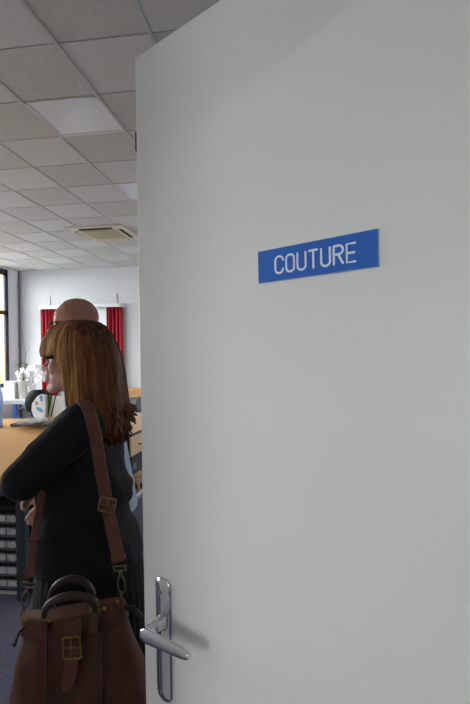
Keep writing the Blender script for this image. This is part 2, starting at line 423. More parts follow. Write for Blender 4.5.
for k, ch in enumerate('COUTURE'):
    lw = .50 if ch != 'E' else .48
    for pth in letter(ch):
        gw = pitch*.70/.5
        pts = [(lx0+pitch*.12+k*pitch+px*gw, -.0034, lz+py*lh) for px, py in pth]
        for p in (0, -1):
            pass
        tube(bm, pts, .0015, 8, up=(0, -1, 0), sx=1, sy=.25)
        for q in pts:
            ell(bm, q, (.00135, .00034, .00135), 8, 4)
obj('lettering', bm, M['letter'], sg)

# near wall with the doorway, frame, corridor
hx = HG.x+.01; jx = hx-DW-.03; y0, y1 = YN-.16, HG.y+.0
y0, y1 = HG.y-.14, HG.y-.01
bm = B()
box(bm, (XL-.25, y0, 0), (jx-.04, y1, H+.1)); box(bm, (hx+.05, y0, 0), (XR+.15, y1, H+.1)); box(bm, (jx-.04, y0, DZ+.05), (hx+.05, y1, H+.1))
struct(obj('wall_near', bm, M['wall']))
bm = B()
box(bm, (jx-.04, y0-.012, 0), (jx, y1+.005, DZ+.05)); box(bm, (hx+.01, y0-.012, 0), (hx+.05, y1+.005, DZ+.05)); box(bm, (jx, y0-.012, DZ+.012), (hx+.01, y1+.005, DZ+.05))
struct(obj('trim_1', bm, M['graypanel'], bevel=.003))
CY = -2.1
cw = (-2.2, -.8, 1.1, 2.2)  # unseen window added behind the camera to light the door softly
bm = B(); box(bm, (XL, CY-.1, 0), (cw[0], CY, 2.7)); box(bm, (cw[1], CY-.1, 0), (XR, CY, 2.7)); box(bm, (cw[0], CY-.1, 0), (cw[1], CY, cw[2])); box(bm, (cw[0], CY-.1, cw[3]), (cw[1], CY, 2.7)); struct(obj('wall_corridor', bm, M['corr']))
bm = B()
for a in ((cw[0], cw[2], cw[1], cw[2]+.06), (cw[0], cw[3]-.06, cw[1], cw[3]), (cw[0], cw[2], cw[0]+.06, cw[3]), (cw[1]-.06, cw[2], cw[1], cw[3])): box(bm, (a[0], CY-.08, a[1]), (a[2], CY-.03, a[3]))
w = struct(obj('window_5', bm, M['white'])); bm = B(); box(bm, (cw[0]+.06, CY-.06, cw[2]+.06), (cw[1]-.06, CY-.054, cw[3]-.06)); obj('pane', bm, M['glass'], w)
bm = B(); box(bm, (XL-.1, CY-.1, 0), (XL, y0, 2.7)); struct(obj('wall_corridor_end', bm, M['corr']))
bm = B(); box(bm, (XL, CY, 2.6), (XR, y0, 2.7)); struct(obj('ceiling_corridor', bm, M['corr']))
bm = B(); box(bm, (XR, CY-.1, 0), (XR+.1, y0, 2.7)); struct(obj('wall_corridor_end', bm, M['corr']))
bm = B(); box(bm, (-60, -25, -1.2), (30, CY-.15, -1.0)); struct(obj('ground_yard', bm, M['ground']))

# air-conditioning cassette
t = thing('ceiling_cassette', 'cream square air conditioning cassette set in the tiled ceiling', 'air conditioner', (-3.01, 7.27, H))
bm = B(); o_, i_ = .44, .27
# frame with four slots
def fr(bm, o1, i1, z0, z1):
    for a in ((-o1, -o1, o1, -i1), (-o1, i1, o1, o1), (-o1, -i1, -i1, i1), (i1, -i1, o1, i1)): box(bm, (a[0], a[1], z0), (a[2], a[3], z1))
loft(bm, [[(x*w, y*w, z) for x, y in ((-1, -1), (1, -1), (1, 1), (-1, 1))] for w, z in ((.435, .0), (.44, -.008), (.42, -.022), (.385, -.026))])
obj('panel', bm, M['ac'], t)
bm = B(); box(bm, (-.25, -.25, -.034), (.25, .25, -.026)); 
gr = obj('grille', bm, M['acg'], t)
bm = B()
for k in range(15): y = -.235+k*.0325; box(bm, (-.24, y, -.037), (.24, y+.012, -.034))
obj('slats', bm, M['acg'], gr)
for k in range(4):
    a = k*pi/2
    bm = B(); box(bm, (-.26, .315, -.030), (.26, .375, -.0255)); s = obj('air_slot', bm, M['dark'], t); s.rotation_euler = (0, 0, a)
    bm = B(); box(bm, (-.255, -.003, -.025), (.255, .003, .025), mtx=Matrix.Translation((0, .333, -.038)) @ Matrix.Rotation(radians(55), 4, 'X')); s2 = obj('louvre', bm, M['ac'], s)

# dark heating pipe in the far left corner
P = atY(19.5, 300, YF-.35)
bm = B(); px_ = XL+.03; pY = atX(19.6, 330, px_).y
tube(bm, [(px_, pY, z) for z in (0.0, 1, 2, H-.001)], .017, 12)
for z in (.5, 1.8, 3.1): box(bm, (XL+.001, pY-.012, z), (px_, pY+.012, z+.03))
tag(obj('heating_pipe', bm, M['stone'], smooth=True), 'thin dark vertical pipe running up the left wall near the far corner', 'pipe')

# curtains and their rail in front of the far window
rz = atY(80, 306.5, YF-.12).z; rx0 = atY(40, 350, YF-.12).x; rx1 = atY(124, 350, YF-.12).x
t = thing('curtain_rail', 'white box curtain rail across the far wall above the red curtains', 'curtain rail', ((rx0+rx1)/2, YF, rz))
hw = (rx1-rx0)/2
bm = B(); rg = []
for x, d in ((-hw, .0), (-hw, -.12), (-hw+.02, -.17), (-hw+.07, -.19), (hw-.07, -.19), (hw-.02, -.17), (hw, -.12), (hw, 0)):
    rg.append([(x, d, -.035), (x, d, .035), (x*.99, d+.02 if d < -.1 else d, .035), (x*.99, d+.02 if d < -.1 else d, -.035)])
loft(bm, rg); box(bm, (-hw+.03, -.18, .03), (hw-.03, 0, .036)); obj('rail', bm, M['white'], t)
for s in (-1, 1):
    bm = B(); box(bm, (s*(hw-.18)-.007, -.025, .03), (s*(hw-.18)+.007, -.002, .26)); obj('hook', bm, M['steel'], t)
def curtain(x0, x1, label, seed):
    random.seed(seed); bm = B(); n = 90; rows = []
    for z in (rz-.035, rz-.3, 1.6, .9, .3, .06):
        k0 = (rz-z)/rz
        rows.append([(x0+(x1-x0)*k/n, YF-.10+.028*sin(k/n*2*pi*(x1-x0)/.085+.5*sin(k*.21+seed)+k0*.8)*(1+.4*k0), z) for k in range(n+1)])
    loft(bm, rows, closed=False)
    o = obj('red_curtain', bm, M['red'], smooth=True); s = o.modifiers.new('s', 'SOLIDIFY'); s.thickness = .004
    tag(o, label, 'curtain', 'red curtains on the far wall')
curtain(atY(40.5, 340, YF-.1).x, atY(56, 340, YF-.1).x, 'red curtain hanging at the left end of the white rail, beside the glasses', 2)
curtain(atY(107, 340, YF-.1).x, atY(123, 340, YF-.1).x, 'red curtain hanging at the right end of the white rail, behind the long hair', 5)
bm = B(); bx0, bx1 = wx0-.04, wx1+.04; n = 8
box(bm, (bx0, YF-.02, .86), (bx1, YF-.012, rz-.04)); tube(bm, [(bx0, YF-.016, .86), (bx1, YF-.016, .86)], .009, 8)
tag(obj('roller_blind', bm, M['blind']), 'white blind drawn down between the two red curtains', 'blind')

# ------------------------------------------------------------------ work table with drawer rack (left)
TZ = .77
tn = atZ(5, 479, TZ).y; tf = max(atZ(4, 421, TZ).y, atZ(37, 424, TZ).y+.46)
tx1 = -1.70; tx0 = tx1-1.9
TM = 4.50
def work_table(label, tx0, tx1, tn, tf, panel):
    t = thing('work_table', label, 'table', ((tx0+tx1)/2, (tn+tf)/2, 0), 0, 'beech work tables pushed together')
    hx_, hy_ = (tx1-tx0)/2, (tf-tn)/2
    bm = B(); box(bm, (-hx_, -hy_, TZ-.028), (hx_, hy_, TZ)); top = obj('tabletop', bm, M['beech'], t, bevel=.003)
    bm = B(); fr2 = [(-hx_-.004, -hy_-.004, hx_+.004, -hy_), (-hx_-.004, hy_, hx_+.004, hy_+.004), (-hx_-.004, -hy_, -hx_, hy_), (hx_, -hy_, hx_+.004, hy_)]
    for a in fr2: box(bm, (a[0], a[1], TZ-.03), (a[2], a[3], TZ-.001))
    obj('edge_band', bm, M['beech_edge'], top)
    bm = B(); box(bm, (-hx_+.06, -hy_+.09, TZ-.13), (hx_-.06, -hy_+.11, TZ-.028)); box(bm, (-hx_+.06, hy_-.1, TZ-.13), (hx_-.06, hy_-.08, TZ-.028)); box(bm, (-hx_+.06, -hy_+.11, TZ-.13), (-hx_+.08, hy_-.1, TZ-.028)); box(bm, (hx_-.08, -hy_+.11, TZ-.13), (hx_-.06, hy_-.1, TZ-.028)); obj('apron', bm, M['graypanel'], t)
    for sx in (-1, 1):
        for sy in (-1, 1):
            bm = B(); x = sx*(hx_-.05); y = sy*(hy_-.08); box(bm, (x-.03, y-.03, 0), (x+.03, y+.03, TZ-.028)); obj('leg', bm, M['graypanel'], t, bevel=.004)
    if panel:
        bm = B(); box(bm, (hx_-.018, -hy_+.12, .012), (hx_-.001, hy_-.12, TZ-.131)); obj('end_panel', bm, M['black'], t)
work_table('beech topped work table nearest the woman, with the drawer rack under it', tx0, tx1, tn, TM, True)
work_table('second beech work table farther off, carrying the papers and the bottle', tx0-.5, -2.25, TM+.012, tf, False)
# drawer rack
rY = tn+.14
rxr = atY(22.5, 550, rY).x
rtop = min(TZ-.15, atY(10, 506, rY).z); rbot = atY(10, 598, rY).z
rz0 = max(.05, rbot+.04)
print('RACK', rxr, rtop, rbot, rY, 'table', tn, tf, tx0, tx1)
RW, RD = .62, .38
t = thing('drawer_rack', 'black rack of small frosted drawers filled with white notions under the table', 'drawer rack', (rxr-RW/2, rY+RD/2, 0))
bm = B(); z1 = atY(10, 511, rY).z
zb = atY(10, 589, rY).z
box(bm, (-RW/2, -RD/2+.02, zb), (RW/2, RD/2, z1+.02))
for k in range(4): x = -RW/2+.006+k*(RW-.012)/3; box(bm, (x-.008, -RD/2, zb), (x+.008, -RD/2+.03, z1+.02))
rows = [atY(10, y, rY).z for y in (512.5, 525.5, 538.5, 551.5, 564.5, 577.5, 590)]
for z in rows: box(bm, (-RW/2, -RD/2, z-.008), (RW/2, -RD/2+.03, z+.008))
box(bm, (RW/2-.018, -RD/2-.004, zb-.01), (RW/2, RD/2, z1+.03)); box(bm, (-RW/2, -RD/2-.004, zb-.01), (-RW/2+.01, RD/2, z1+.03)); box(bm, (-RW/2, -RD/2-.004, z1+.012), (RW/2, RD/2, z1+.03))
obj('carcass', bm, M['black'], t, bevel=.002)
bm = B(); box(bm, (-RW/2-.01, -RD/2-.02, zb-.025), (RW/2+.012, RD/2, zb-.01)); obj('base_shelf', bm, M['shelfg'], t)
bm = B(); box(bm, (-RW/2+.02, -RD/2+.01, .045), (RW/2-.02, RD/2-.02, zb-.025)); obj('plinth', bm, M['graypanel'], t)
for x in (-RW/2+.04, RW/2-.03):
    for y in (-RD/2+.04, RD/2-.05):
        bm = B(); tube(bm, [(x-.01, y, .0225), (x+.01, y, .0225)], .0225, 14); obj('castor', bm, M['black'], t)
for a, b in zip(rows, rows[1:]):
    for k in range(3):
        x0 = -RW/2+.006+k*(RW-.012)/3+.010; x1 = x0+(RW-.012)/3-.020
        bm = B(); box(bm, (x0, -RD/2-.006, b+.010), (x1, -RD/2-.003, b+.024)); box(bm, (x0, -RD/2-.006, b+.010), (x1, -RD/2+.012, b+.013)); box(bm, (x0, -RD/2-.006, a-.014), (x1, -RD/2-.003, a-.010)); box(bm, ((x0+x1)/2-.003, -RD/2-.007, b+.010), ((x0+x1)/2+.003, -RD/2-.003, a-.010))
        d = obj('drawer', bm, M['clear'], t)
        bm = B(); w = x1-x0; h = a-b-.026
        for q in range(5):
            ell(bm, (x0+w*(.1+.2*q), -RD/2+.008, b+.012+h*.5), (w*.13, .012, h*random.uniform(.42, .52)), 10, 6)
        obj('contents', bm, M['fabricw'], d, smooth=True)

# papers and things lying on the table
def slab(name, label, m, px0, px1, py, z, depth, th, rz, cat, group=None, wave=.004):
    a = atZ(px0, py, z); b = atZ(px1, py, z); w = (b-a).length
    bm = B(); n = 10; rings = []
    for i in range(n+1):
        x = -w/2+w*i/n; dz = wave*sin(i*1.3+px0)
        rings.append([(x, -depth/2, z*0+dz), (x, depth/2, dz), (x, depth/2, th+dz*.6), (x, -depth/2, th*.8+dz*.6)])
    loft(bm, rings); o = obj(name, bm, m, bevel=.001); c = (a+b)/2; o.location = (c.x, c.y+depth/2, z+wave); o.rotation_euler = (0, 0, radians(rz))
    return tag(o, label, cat, group)
slab('magazine', 'dark grey magazine at the bottom of the paper pile on the beech table', M['paperd'], 10, 45, 426.5, TZ, .26, .034, 4, 'magazine', 'papers piled on the beech table')
slab('newspaper', 'dark folded newspaper in the middle of the paper pile on the beech table', M['paperd2'], 13, 44, 425.5, TZ+.042, .24, .026, -3, 'newspaper', 'papers piled on the beech table')
slab('newspaper', 'pale grey folded newspaper on top of the paper pile on the beech table', M['paper'], 15, 37, 424, TZ+.076, .22, .024, 7, 'newspaper', 'papers piled on the beech table', .006)
slab('paper_sheet', 'loose white sheet sticking out left of the paper pile', M['paperw'], 8, 22, 424, TZ+.001, .2, .003, 18, 'paper', None, .001)
slab('folded_cloth', 'peach coloured folded cloth beside the paper pile, behind the woman\'s arm', M['orange'], 45.5, 56, 422.5, TZ+.002, .12, .05, 0, 'cloth', None, .003)
# patterned white paper bag leaning, and green card folder
bp = atZ(37, 424, TZ)
bY = bp.y+.24
def P2(x, y, Y=None): return atY(x, y, Y or bY)
def flatshape(name, m, pts, Y, th, label, cat, lean=.0, extra=None):
    bm = B(); a = [atY(x, y, Y) for x, y in pts]
    c = sum(a, Vector())/len(a); r0 = []
    for p in a: z = max(0, p.z-TZ); r0.append(Vector((p.x-c.x, lean*z, z)))
    loft(bm, [r0, [q+Vector((0, th, 0)) for q in r0]])
    o = obj(name, bm, m, bevel=.002); o.location = (c.x, Y, TZ+.001)
    return tag(o, label, cat), c, TZ
o, cc, bb = flatshape('paper_bag', M['white'], [(40, 424), (35, 420), (30.5, 411), (30.5, 404), (35, 397), (39, 394.5), (43, 396), (44.5, 404), (45, 424)], bY, .05, 'white paper bag with a pale blue print leaning on the table', 'paper bag', .15)
zb_ = bb
for pts, m in (([(37.5, 396.5), (39, 395.8), (40.5, 397), (41, 402), (38.5, 401)], 'bprint'), ([(35, 407), (40, 408.5), (43, 411.5), (41, 413), (36, 410)], 'bprint'), ([(33.5, 401.5), (36.5, 402), (37, 405), (34, 405.5)], 'orange')):
    a = [atY(x, y, bY) for x, y in pts]; bm = B()
    r0 = [Vector((p.x-cc.x, .15*(p.z-zb_)-.0025, p.z-zb_)) for p in a]; loft(bm, [r0, [q+Vector((0, .002, 0)) for q in r0]]); obj('print', bm, M[m], o)
gY = bY+.07
o, cc, bb = flatshape('card_folder', M['green'], [(44, 424), (42.5, 396.5), (53.5, 396), (49, 424)], gY, .02, 'green and white card folder with dark blue stripes standing on the table', 'folder', .1)
for pts, m in (([(51.5, 396), (54, 396), (49.3, 424), (47.2, 424)], 'paperw'), ([(54, 396), (55.2, 396), (50.5, 424), (49.3, 424)], 'stripe'), ([(55.2, 396), (65, 397), (65, 424), (50.5, 424)], 'paperw'), ([(42, 396), (43, 396), (46, 424), (45, 424)], 'paperw'), ([(43, 396), (44, 396), (47, 418), (46, 418)], 'stripe')):
    a = [atY(x, y, gY) for x, y in pts]; bm = B()
    r0 = [Vector((p.x-cc.x, .1*(p.z-bb)-.004, p.z-bb)) for p in a]; loft(bm, [r0, [q+Vector((0, .004, 0)) for q in r0]]); obj('stripe', bm, M[m], o)
# pale blue bottle
p = atZ(-3.5, 427, TZ)
bm = B(); k = p.y/FPX
h = atY(-2, 378, p.y).z-TZ
lathe(bm, [(.02, 0), (6*k, .003), (6.3*k, .02), (5.4*k, h*.25), (5.6*k, h*.3), (7*k, h*.36), (7*k, h*.60), (5.6*k, h*.72), (4.6*k, h*.80), (4.4*k, h*.9)], n=28)
t = thing('bottle', 'pale blue plastic bottle at the left edge of the photo on the beech table', 'bottle', (p.x, p.y, TZ+.001))
obj('bottle_body', bm, M['paleblue'], t, smooth=True)
bm = B(); lathe(bm, [(4.9*k, h*.9), (5*k, h*.91), (5*k, h*.985), (4.7*k, h)], n=28); obj('cap', bm, M['bluemet'], t, smooth=True)

# blue-legged table with flowers by the far window
bz = .76; bl = atZ(14, 400, bz); bY_ = bl.y
bx1 = atY(29, 400, bY_).x; 
t = thing('side_table', 'white topped table with blue legs under the orchid', 'table', (bx1-.6, bY_+.35, 0))
bm = B(); box(bm, (-.6, -.35, bz-.03), (.6, .35, bz)); obj('tabletop', bm, M['white'], t, bevel=.004)
bm = B(); fr(bm, .33, .31, bz-.08, bz-.03)
for v in bm.verts: v.co.x *= 1.72
obj('apron', bm, M['white'], t)
lx = atY(13.3, 410, bY_).x-(bx1-.6)
for x in (-.52, lx):
    for y in (-.29, .29):
        bm = B(); box(bm, (x-.03, y-.03, 0), (x+.03, y+.03, bz-.03)); obj('leg', bm, M['bluemet'], t, bevel=.004)
def onblue(px, dy=0): q = atY(px, 399, bY_+.3+dy); return q.x, bY_+.3+dy
def zs(py, dy=0): return atY(15, py, bY_+.3+dy).z
x0, yy = onblue(6.5, -.1); x1, _ = onblue(17.5, -.1)
bm = B(); hbx = zs(381, -.1)-bz; box(bm, (-(x1-x0)/2, -.09, 0), ((x1-x0)/2, .09, hbx-.02)); 
t = thing('storage_box', 'tall white lidded box on the blue-legged table', 'box', ((x0+x1)/2, yy, bz+.001)); obj('box_body', bm, M['white'], t, bevel=.006)
bm = B(); box(bm, (-(x1-x0)/2-.005, -.095, hbx-.02), ((x1-x0)/2+.005, .095, hbx)); obj('lid', bm, M['white'], t, bevel=.006)
x0, _ = onblue(1, .0); x1b, _ = onblue(6, 0)
bm = B(); box(bm, (-(x1b-x0)/2, -.08, 0), ((x1b-x0)/2, .08, zs(389)-bz)); o = obj('storage_box', bm, M['white'], bevel=.008); o.location = ((x0+x1b)/2, yy, bz+.001)
tag(o, 'low white box left of the tall white box', 'box')
# cream pot with orchid
cx, _ = onblue(26.2); k = (bY_+.3)/FPX; ph = zs(380)-bz
t = thing('potted_orchid', 'white flowering orchid in a cream pot on the blue-legged table', 'plant', (cx, yy+.02, bz+.001))
bm = B(); lathe(bm, [(4.2*k, 0), (4.6*k, .004), (5.6*k, ph*.9), (6*k, ph*.92), (6*k, ph), (5.4*k, ph), (5.2*k, ph*.85)], n=28); obj('pot', bm, M['cpot'], t, smooth=True)
def loc(px, py, dy=0): q = atY(px, py, yy+.02+dy); return Vector((q.x-cx, dy, q.z-bz-.001))
for pts in ([(24, 385), (23, 372), (27, 366), (34, 366), (41, 373)], [(25, 385), (28, 372), (32, 371), (33, 383)], [(23, 385), (20, 374), (18, 372), (17, 378)]):
    bm = B(); tube(bm, [loc(*q, -.02) for q in pts], .004, 6); obj('stem', bm, M['greent'], t)
def leaf(bm, base, d, L, w, droop=.3):
    base = Vector(base); d = Vector(d).normalized(); s = d.cross(Vector((0, 0, 1)));  s = s.normalized() if s.length > .01 else Vector((1, 0, 0)); r0 = []
    for i in range(7):
        u = i/6; c = base+d*L*u+Vector((0, 0, -droop*L*u*u)); ww = w*sin(pi*min(.97, max(.04, u*.9+.06)))
        r0.append([c-s*ww+Vector((0, 0, .25*ww)), c-Vector((0, 0, .002)), c+s*ww+Vector((0, 0, .25*ww)), c+Vector((0, 0, .002))])
    loft(bm, r0)
for k2 in range(5):
    bm = B(); a = k2*1.3+.4; leaf(bm, (0, 0, ph-.01), (cos(a), sin(a), .9), .22, .035, .5); obj('leaf', bm, M['greent'], t, smooth=True)
fl = [(33, 367), (37, 367), (41, 368), (30, 369), (35, 371), (39, 372), (43, 373), (28, 373), (31, 375), (36, 376), (40, 377), (44, 378), (27, 379), (30, 382), (33, 380), (37, 380), (29, 386), (28, 389), (18.5, 374), (20, 378), (23, 371), (24, 375), (20, 388), (19, 392), (33, 386), (41, 372), (34, 368)]
for k2, (x, y) in enumerate(fl):
    bm = B(); c = loc(x, y, random.uniform(-.10, .02)); rr = random.uniform(.042, .056); tilt = Matrix.Rotation(random.uniform(-.5, .5), 3, 'Z') @ Matrix.Rotation(random.uniform(-.4, .4), 3, 'X')
    for p in range(5):
        a = p*2*pi/5+k2; d = tilt @ Vector((cos(a), 0, sin(a)))
        ell(bm, c+d*rr*.75, (rr*.62, .009, rr*.52), 10, 6, rot=tilt @ Matrix.Rotation(-a, 3, 'Y'))
    ell(bm, c+tilt @ Vector((0, -.008, 0)), (.008, .01, .008), 8, 5)
    obj('flower', bm, M['petal'], t, smooth=True)
# dark leafy plant behind
yy2 = bY_+.55; q = atY(23, 380, yy2)
t = thing('potted_plant', 'dark leafy potted plant with a bare twig behind the orchid', 'plant', (q.x, yy2, bz+.001))
bm = B(); lathe(bm, [(.07, 0), (.075, .005), (.095, .16), (.1, .165), (.1, .18), (.085, .18), (.08, .15)], n=20); obj('pot', bm, M['cpot'], t, smooth=True)
def loc2(px, py, dy=0): w_ = atY(px, py, yy2+dy); return Vector((w_.x-q.x, dy, w_.z-bz-.001))
bm = B(); tube(bm, [loc2(23, 384), loc2(23.5, 372), loc2(25, 362), loc2(25.5, 352), loc2(25, 346)], [.006, .006, .005, .004, .003], 6); tube(bm, [loc2(25.4, 356), loc2(28, 350), loc2(30, 346)], .0025, 5); obj('stem', bm, M['greent'], t)
random.seed(3)
for k2 in range(30):
    bm = B(); a = random.uniform(0, 6.3); c = loc2(random.uniform(20, 26), random.uniform(363, 374), random.uniform(-.05, .05))
    leaf(bm, c, (cos(a), sin(a), random.uniform(-.5, .8)), random.uniform(.07, .13), .024, .4); obj('leaf', bm, M['greent'], t, smooth=True)

# office chairs
def office_chair(label, loc, rz):
    t = thing('office_chair', label, 'office chair', loc, rz, 'black office chairs')
    for k in range(5):
        a = k*2*pi/5+.3; bm = B(); ribbon(bm, [(.03*cos(a), .03*sin(a), .11), (.15*cos(a), .15*sin(a), .10), (.29*cos(a), .29*sin(a), .075)], [.05, .042, .03], .03, (0, 0, 1))
        l = obj('leg', bm, M['black'], t, bevel=.004)
        bm = B(); tube(bm, [(.29*cos(a)-.02*sin(a), .29*sin(a)+.02*cos(a), .0285), (.29*cos(a)+.02*sin(a), .29*sin(a)-.02*cos(a), .0285)], .028, 14); tube(bm, [(.29*cos(a), .29*sin(a), .03), (.29*cos(a), .29*sin(a), .07)], .008, 8); obj('castor', bm, M['dark'], l)
    bm = B(); lathe(bm, [(.03, .1), (.03, .25), (.018, .25), (.018, .42), (.06, .42), (.09, .45)], n=18); obj('column', bm, M['dark'], t, smooth=True)
    bm = B(); loft(bm, [sring(0, 0, .45, .20, .20, 28, 3), sring(0, 0, .47, .235, .23, 28, 3), sring(0, 0, .50, .24, .235, 28, 3), sring(0, 0, .525, .2, .2, 28, 3)]); obj('seat', bm, M['black'], t, smooth=True)
    bm = B(); rg = []
    for z, w, y in ((.62, .13, -.235), (.66, .19, -.245), (.76, .215, -.255), (.88, .20, -.265), (.96, .16, -.275), (1.0, .09, -.28)):
        rg.append([(w*cos(2*pi*k/20), y+.032*sin(2*pi*k/20)+.05*(cos(2*pi*k/20)**2)*.6, z) for k in range(20)])
    loft(bm, rg); obj('backrest', bm, M['black'], t, smooth=True)
    bm = B(); ribbon(bm, [(0, -.1, .44), (0, -.26, .45), (0, -.31, .52), (0, -.30, .75)], .06, .012, [(0, 0, 1), (0, .5, 1), (0, 1, .3), (0, 1, 0)]); obj('back_bracket', bm, M['dark'], t)
    for s in (-1, 1):
        bm = B(); tube(bm, [(s*.2, 0, .455), (s*.28, 0, .47), (s*.29, 0, .66)], .014, 8); box(bm, (s*.29-.03, -.13, .66), (s*.29+.03, .13, .685)); obj('armrest', bm, M['black'], t, bevel=.004)
    return t
q = atY(40, 400, 7.7)
ch = office_chair('black office chair with rounded back beyond the beech table', (q.x, 7.7, 0), radians(25))
q = atY(133, 400, 8.6)
d_ = dup(ch, (q.x+.05, 8.6, 0), radians(160), 'black office chair in front of the far beech table, beside the door edge')
d_.scale = (.76, .76, .76)

# far desk
q = atZ(131, 389.5, .88); fx = atY(112, 389, q.y).x
t = thing('long_desk', 'beech worktop desk with a deep front edge below the right red curtain', 'desk', (fx, q.y, 0))
bm = B(); box(bm, (0, 0, .855), (1.8, .6, .88)); obj('desktop', bm, M['beech'], t, bevel=.003)
bm = B(); box(bm, (0, 0, .74), (1.8, .02, .855)); obj('front_panel', bm, M['beech'], t)
for x in (.03, 1.72):
    bm = B(); box(bm, (x, .03, 0), (x+.05, .27, .855)); obj('leg', bm, M['dark'], t, bevel=.003)
# white cabinet beyond, under/behind desk
q2 = q.y+.30
t = thing('low_cabinet', 'low white cabinet seen beneath the far desk beside the door edge', 'cabinet', (fx+.08, q2, 0))
bm = B(); box(bm, (0, 0, .05), (1.6, .3, .7)); obj('carcass', bm, M['white'], t, bevel=.003)
for k in range(3): bm = B(); box(bm, (.02+k*.53, -.018, .07), (.53+k*.53, -.001, .68)); d = obj('door', bm, M['white'], t, bevel=.002); bm = B(); box(bm, (.45+k*.53, -.03, .4), (.465+k*.53, -.018, .5)); obj('handle', bm, M['steel'], d)
bm = B(); box(bm, (.02, .02, 0), (1.58, .28, .05)); obj('plinth', bm, M['dark'], t)

# sewing desk with drawers, its front runs away from the camera
q = atZ(131, 434, .74); SX, SY = q.x, q.y
t = thing('sewing_desk', 'sewing desk with dark edged top and pale wood drawer right of the woman', 'desk', (SX, SY, 0))
bm = B(); box(bm, (-.5, 0, .735), (0, 1.7, .742)); obj('desktop', bm, M['desk_front'], t)
bm = B(); box(bm, (-.504, -.004, .71), (.004, 1.704, .735)); obj('edge_band', bm, M['black'], t)
def zz(y, x=131.5): return atX(x, y, SX).z if False else atY(x, y, SY).z
zd0 = zz(457); zb0 = zz(476)
bm = B(); box(bm, (-.018, .0, zd0), (0, .60, .708)); d = obj('drawer', bm, M['desk_front'], t, bevel=.002)
bm = B(); 
hp_ = atX(140, 443, SX); hy0 = hp_.y-SY
tube(bm, [(0, hy0-.05, hp_.z), (.022, hy0-.045, hp_.z), (.022, hy0+.095, hp_.z), (0, hy0+.10, hp_.z)], .006, 8); obj('handle', bm, M['black'], d)
bm = B(); box(bm, (-.48, .006, zb0+.0), (-.019, .62, .709)); obj('carcass', bm, M['black'], t)
bm = B(); box(bm, (-.018, .0, zb0), (0, .60, zd0-.006)); d = obj('drawer', bm, M['black'], t, bevel=.002)
lp = atX(134.6, 466, SX)
bm = B(); box(bm, (.0005, lp.y-SY-.04, lp.z-.03), (.003, lp.y-SY+.05, lp.z+.03)); obj('label_holder', bm, M['stone'], d)
rz1 = atX(134, 501, SX).z
for yv in (.75, 1.6):
    bm = B(); box(bm, (-.39, yv, .05), (-.33, yv+.05, .71)); obj('leg', bm, M['stone'], t)
ya = atX(127.5, 507, SX).y-SY; yb = 1.65; yk = atX(134, 501, SX).y-SY
bm = B(); box(bm, (-.04, yk, rz1-.028), (0, yb, rz1+.012)); r = obj('foot_rail', bm, M['stone'], t)
bm = B(); box(bm, (-.04, yk, rz1+.012), (0, yb, rz1+.019)); obj('rail_cap', bm, M['white'], r)
bm = B(); box(bm, (-.03, ya, rz1-.012), (-.008, yk, rz1-.002)); obj('rail_rod', bm, M['dark'], r)
for yv in (.75, 1.6):
    bm = B(); box(bm, (-.39, yv, 0), (0, yv+.05, .05)); obj('foot', bm, M['dark'], t); bm = B(); box(bm, (-.03, yv, .05), (0, yv+.05, rz1-.02)); obj('rail_post', bm, M['dark'], t)

# small wooden stool under it
q = atY(134, 480, SY+.32); sx_, sy_ = q.x-.09, SY+.32+.1
zt = atY(134, 474.5, SY+.32).z
t = thing('stool', 'small pale wooden stool tucked below the black drawers of the sewing desk', 'stool', (sx_, sy_, 0), .2)
bm = B(); lathe(bm, [(.10, zt-.035), (.13, zt-.03), (.132, zt-.006), (.12, zt)], n=24); obj('seat', bm, M['beech'], t, smooth=True)
for k in range(4):
    a = k*pi/2+.6; bm = B(); tube(bm, [(.13*cos(a), .13*sin(a), 0), (.085*cos(a), .085*sin(a), zt-.03)], [.012, .017], 10); obj('leg', bm, M['beech'], t, smooth=True)

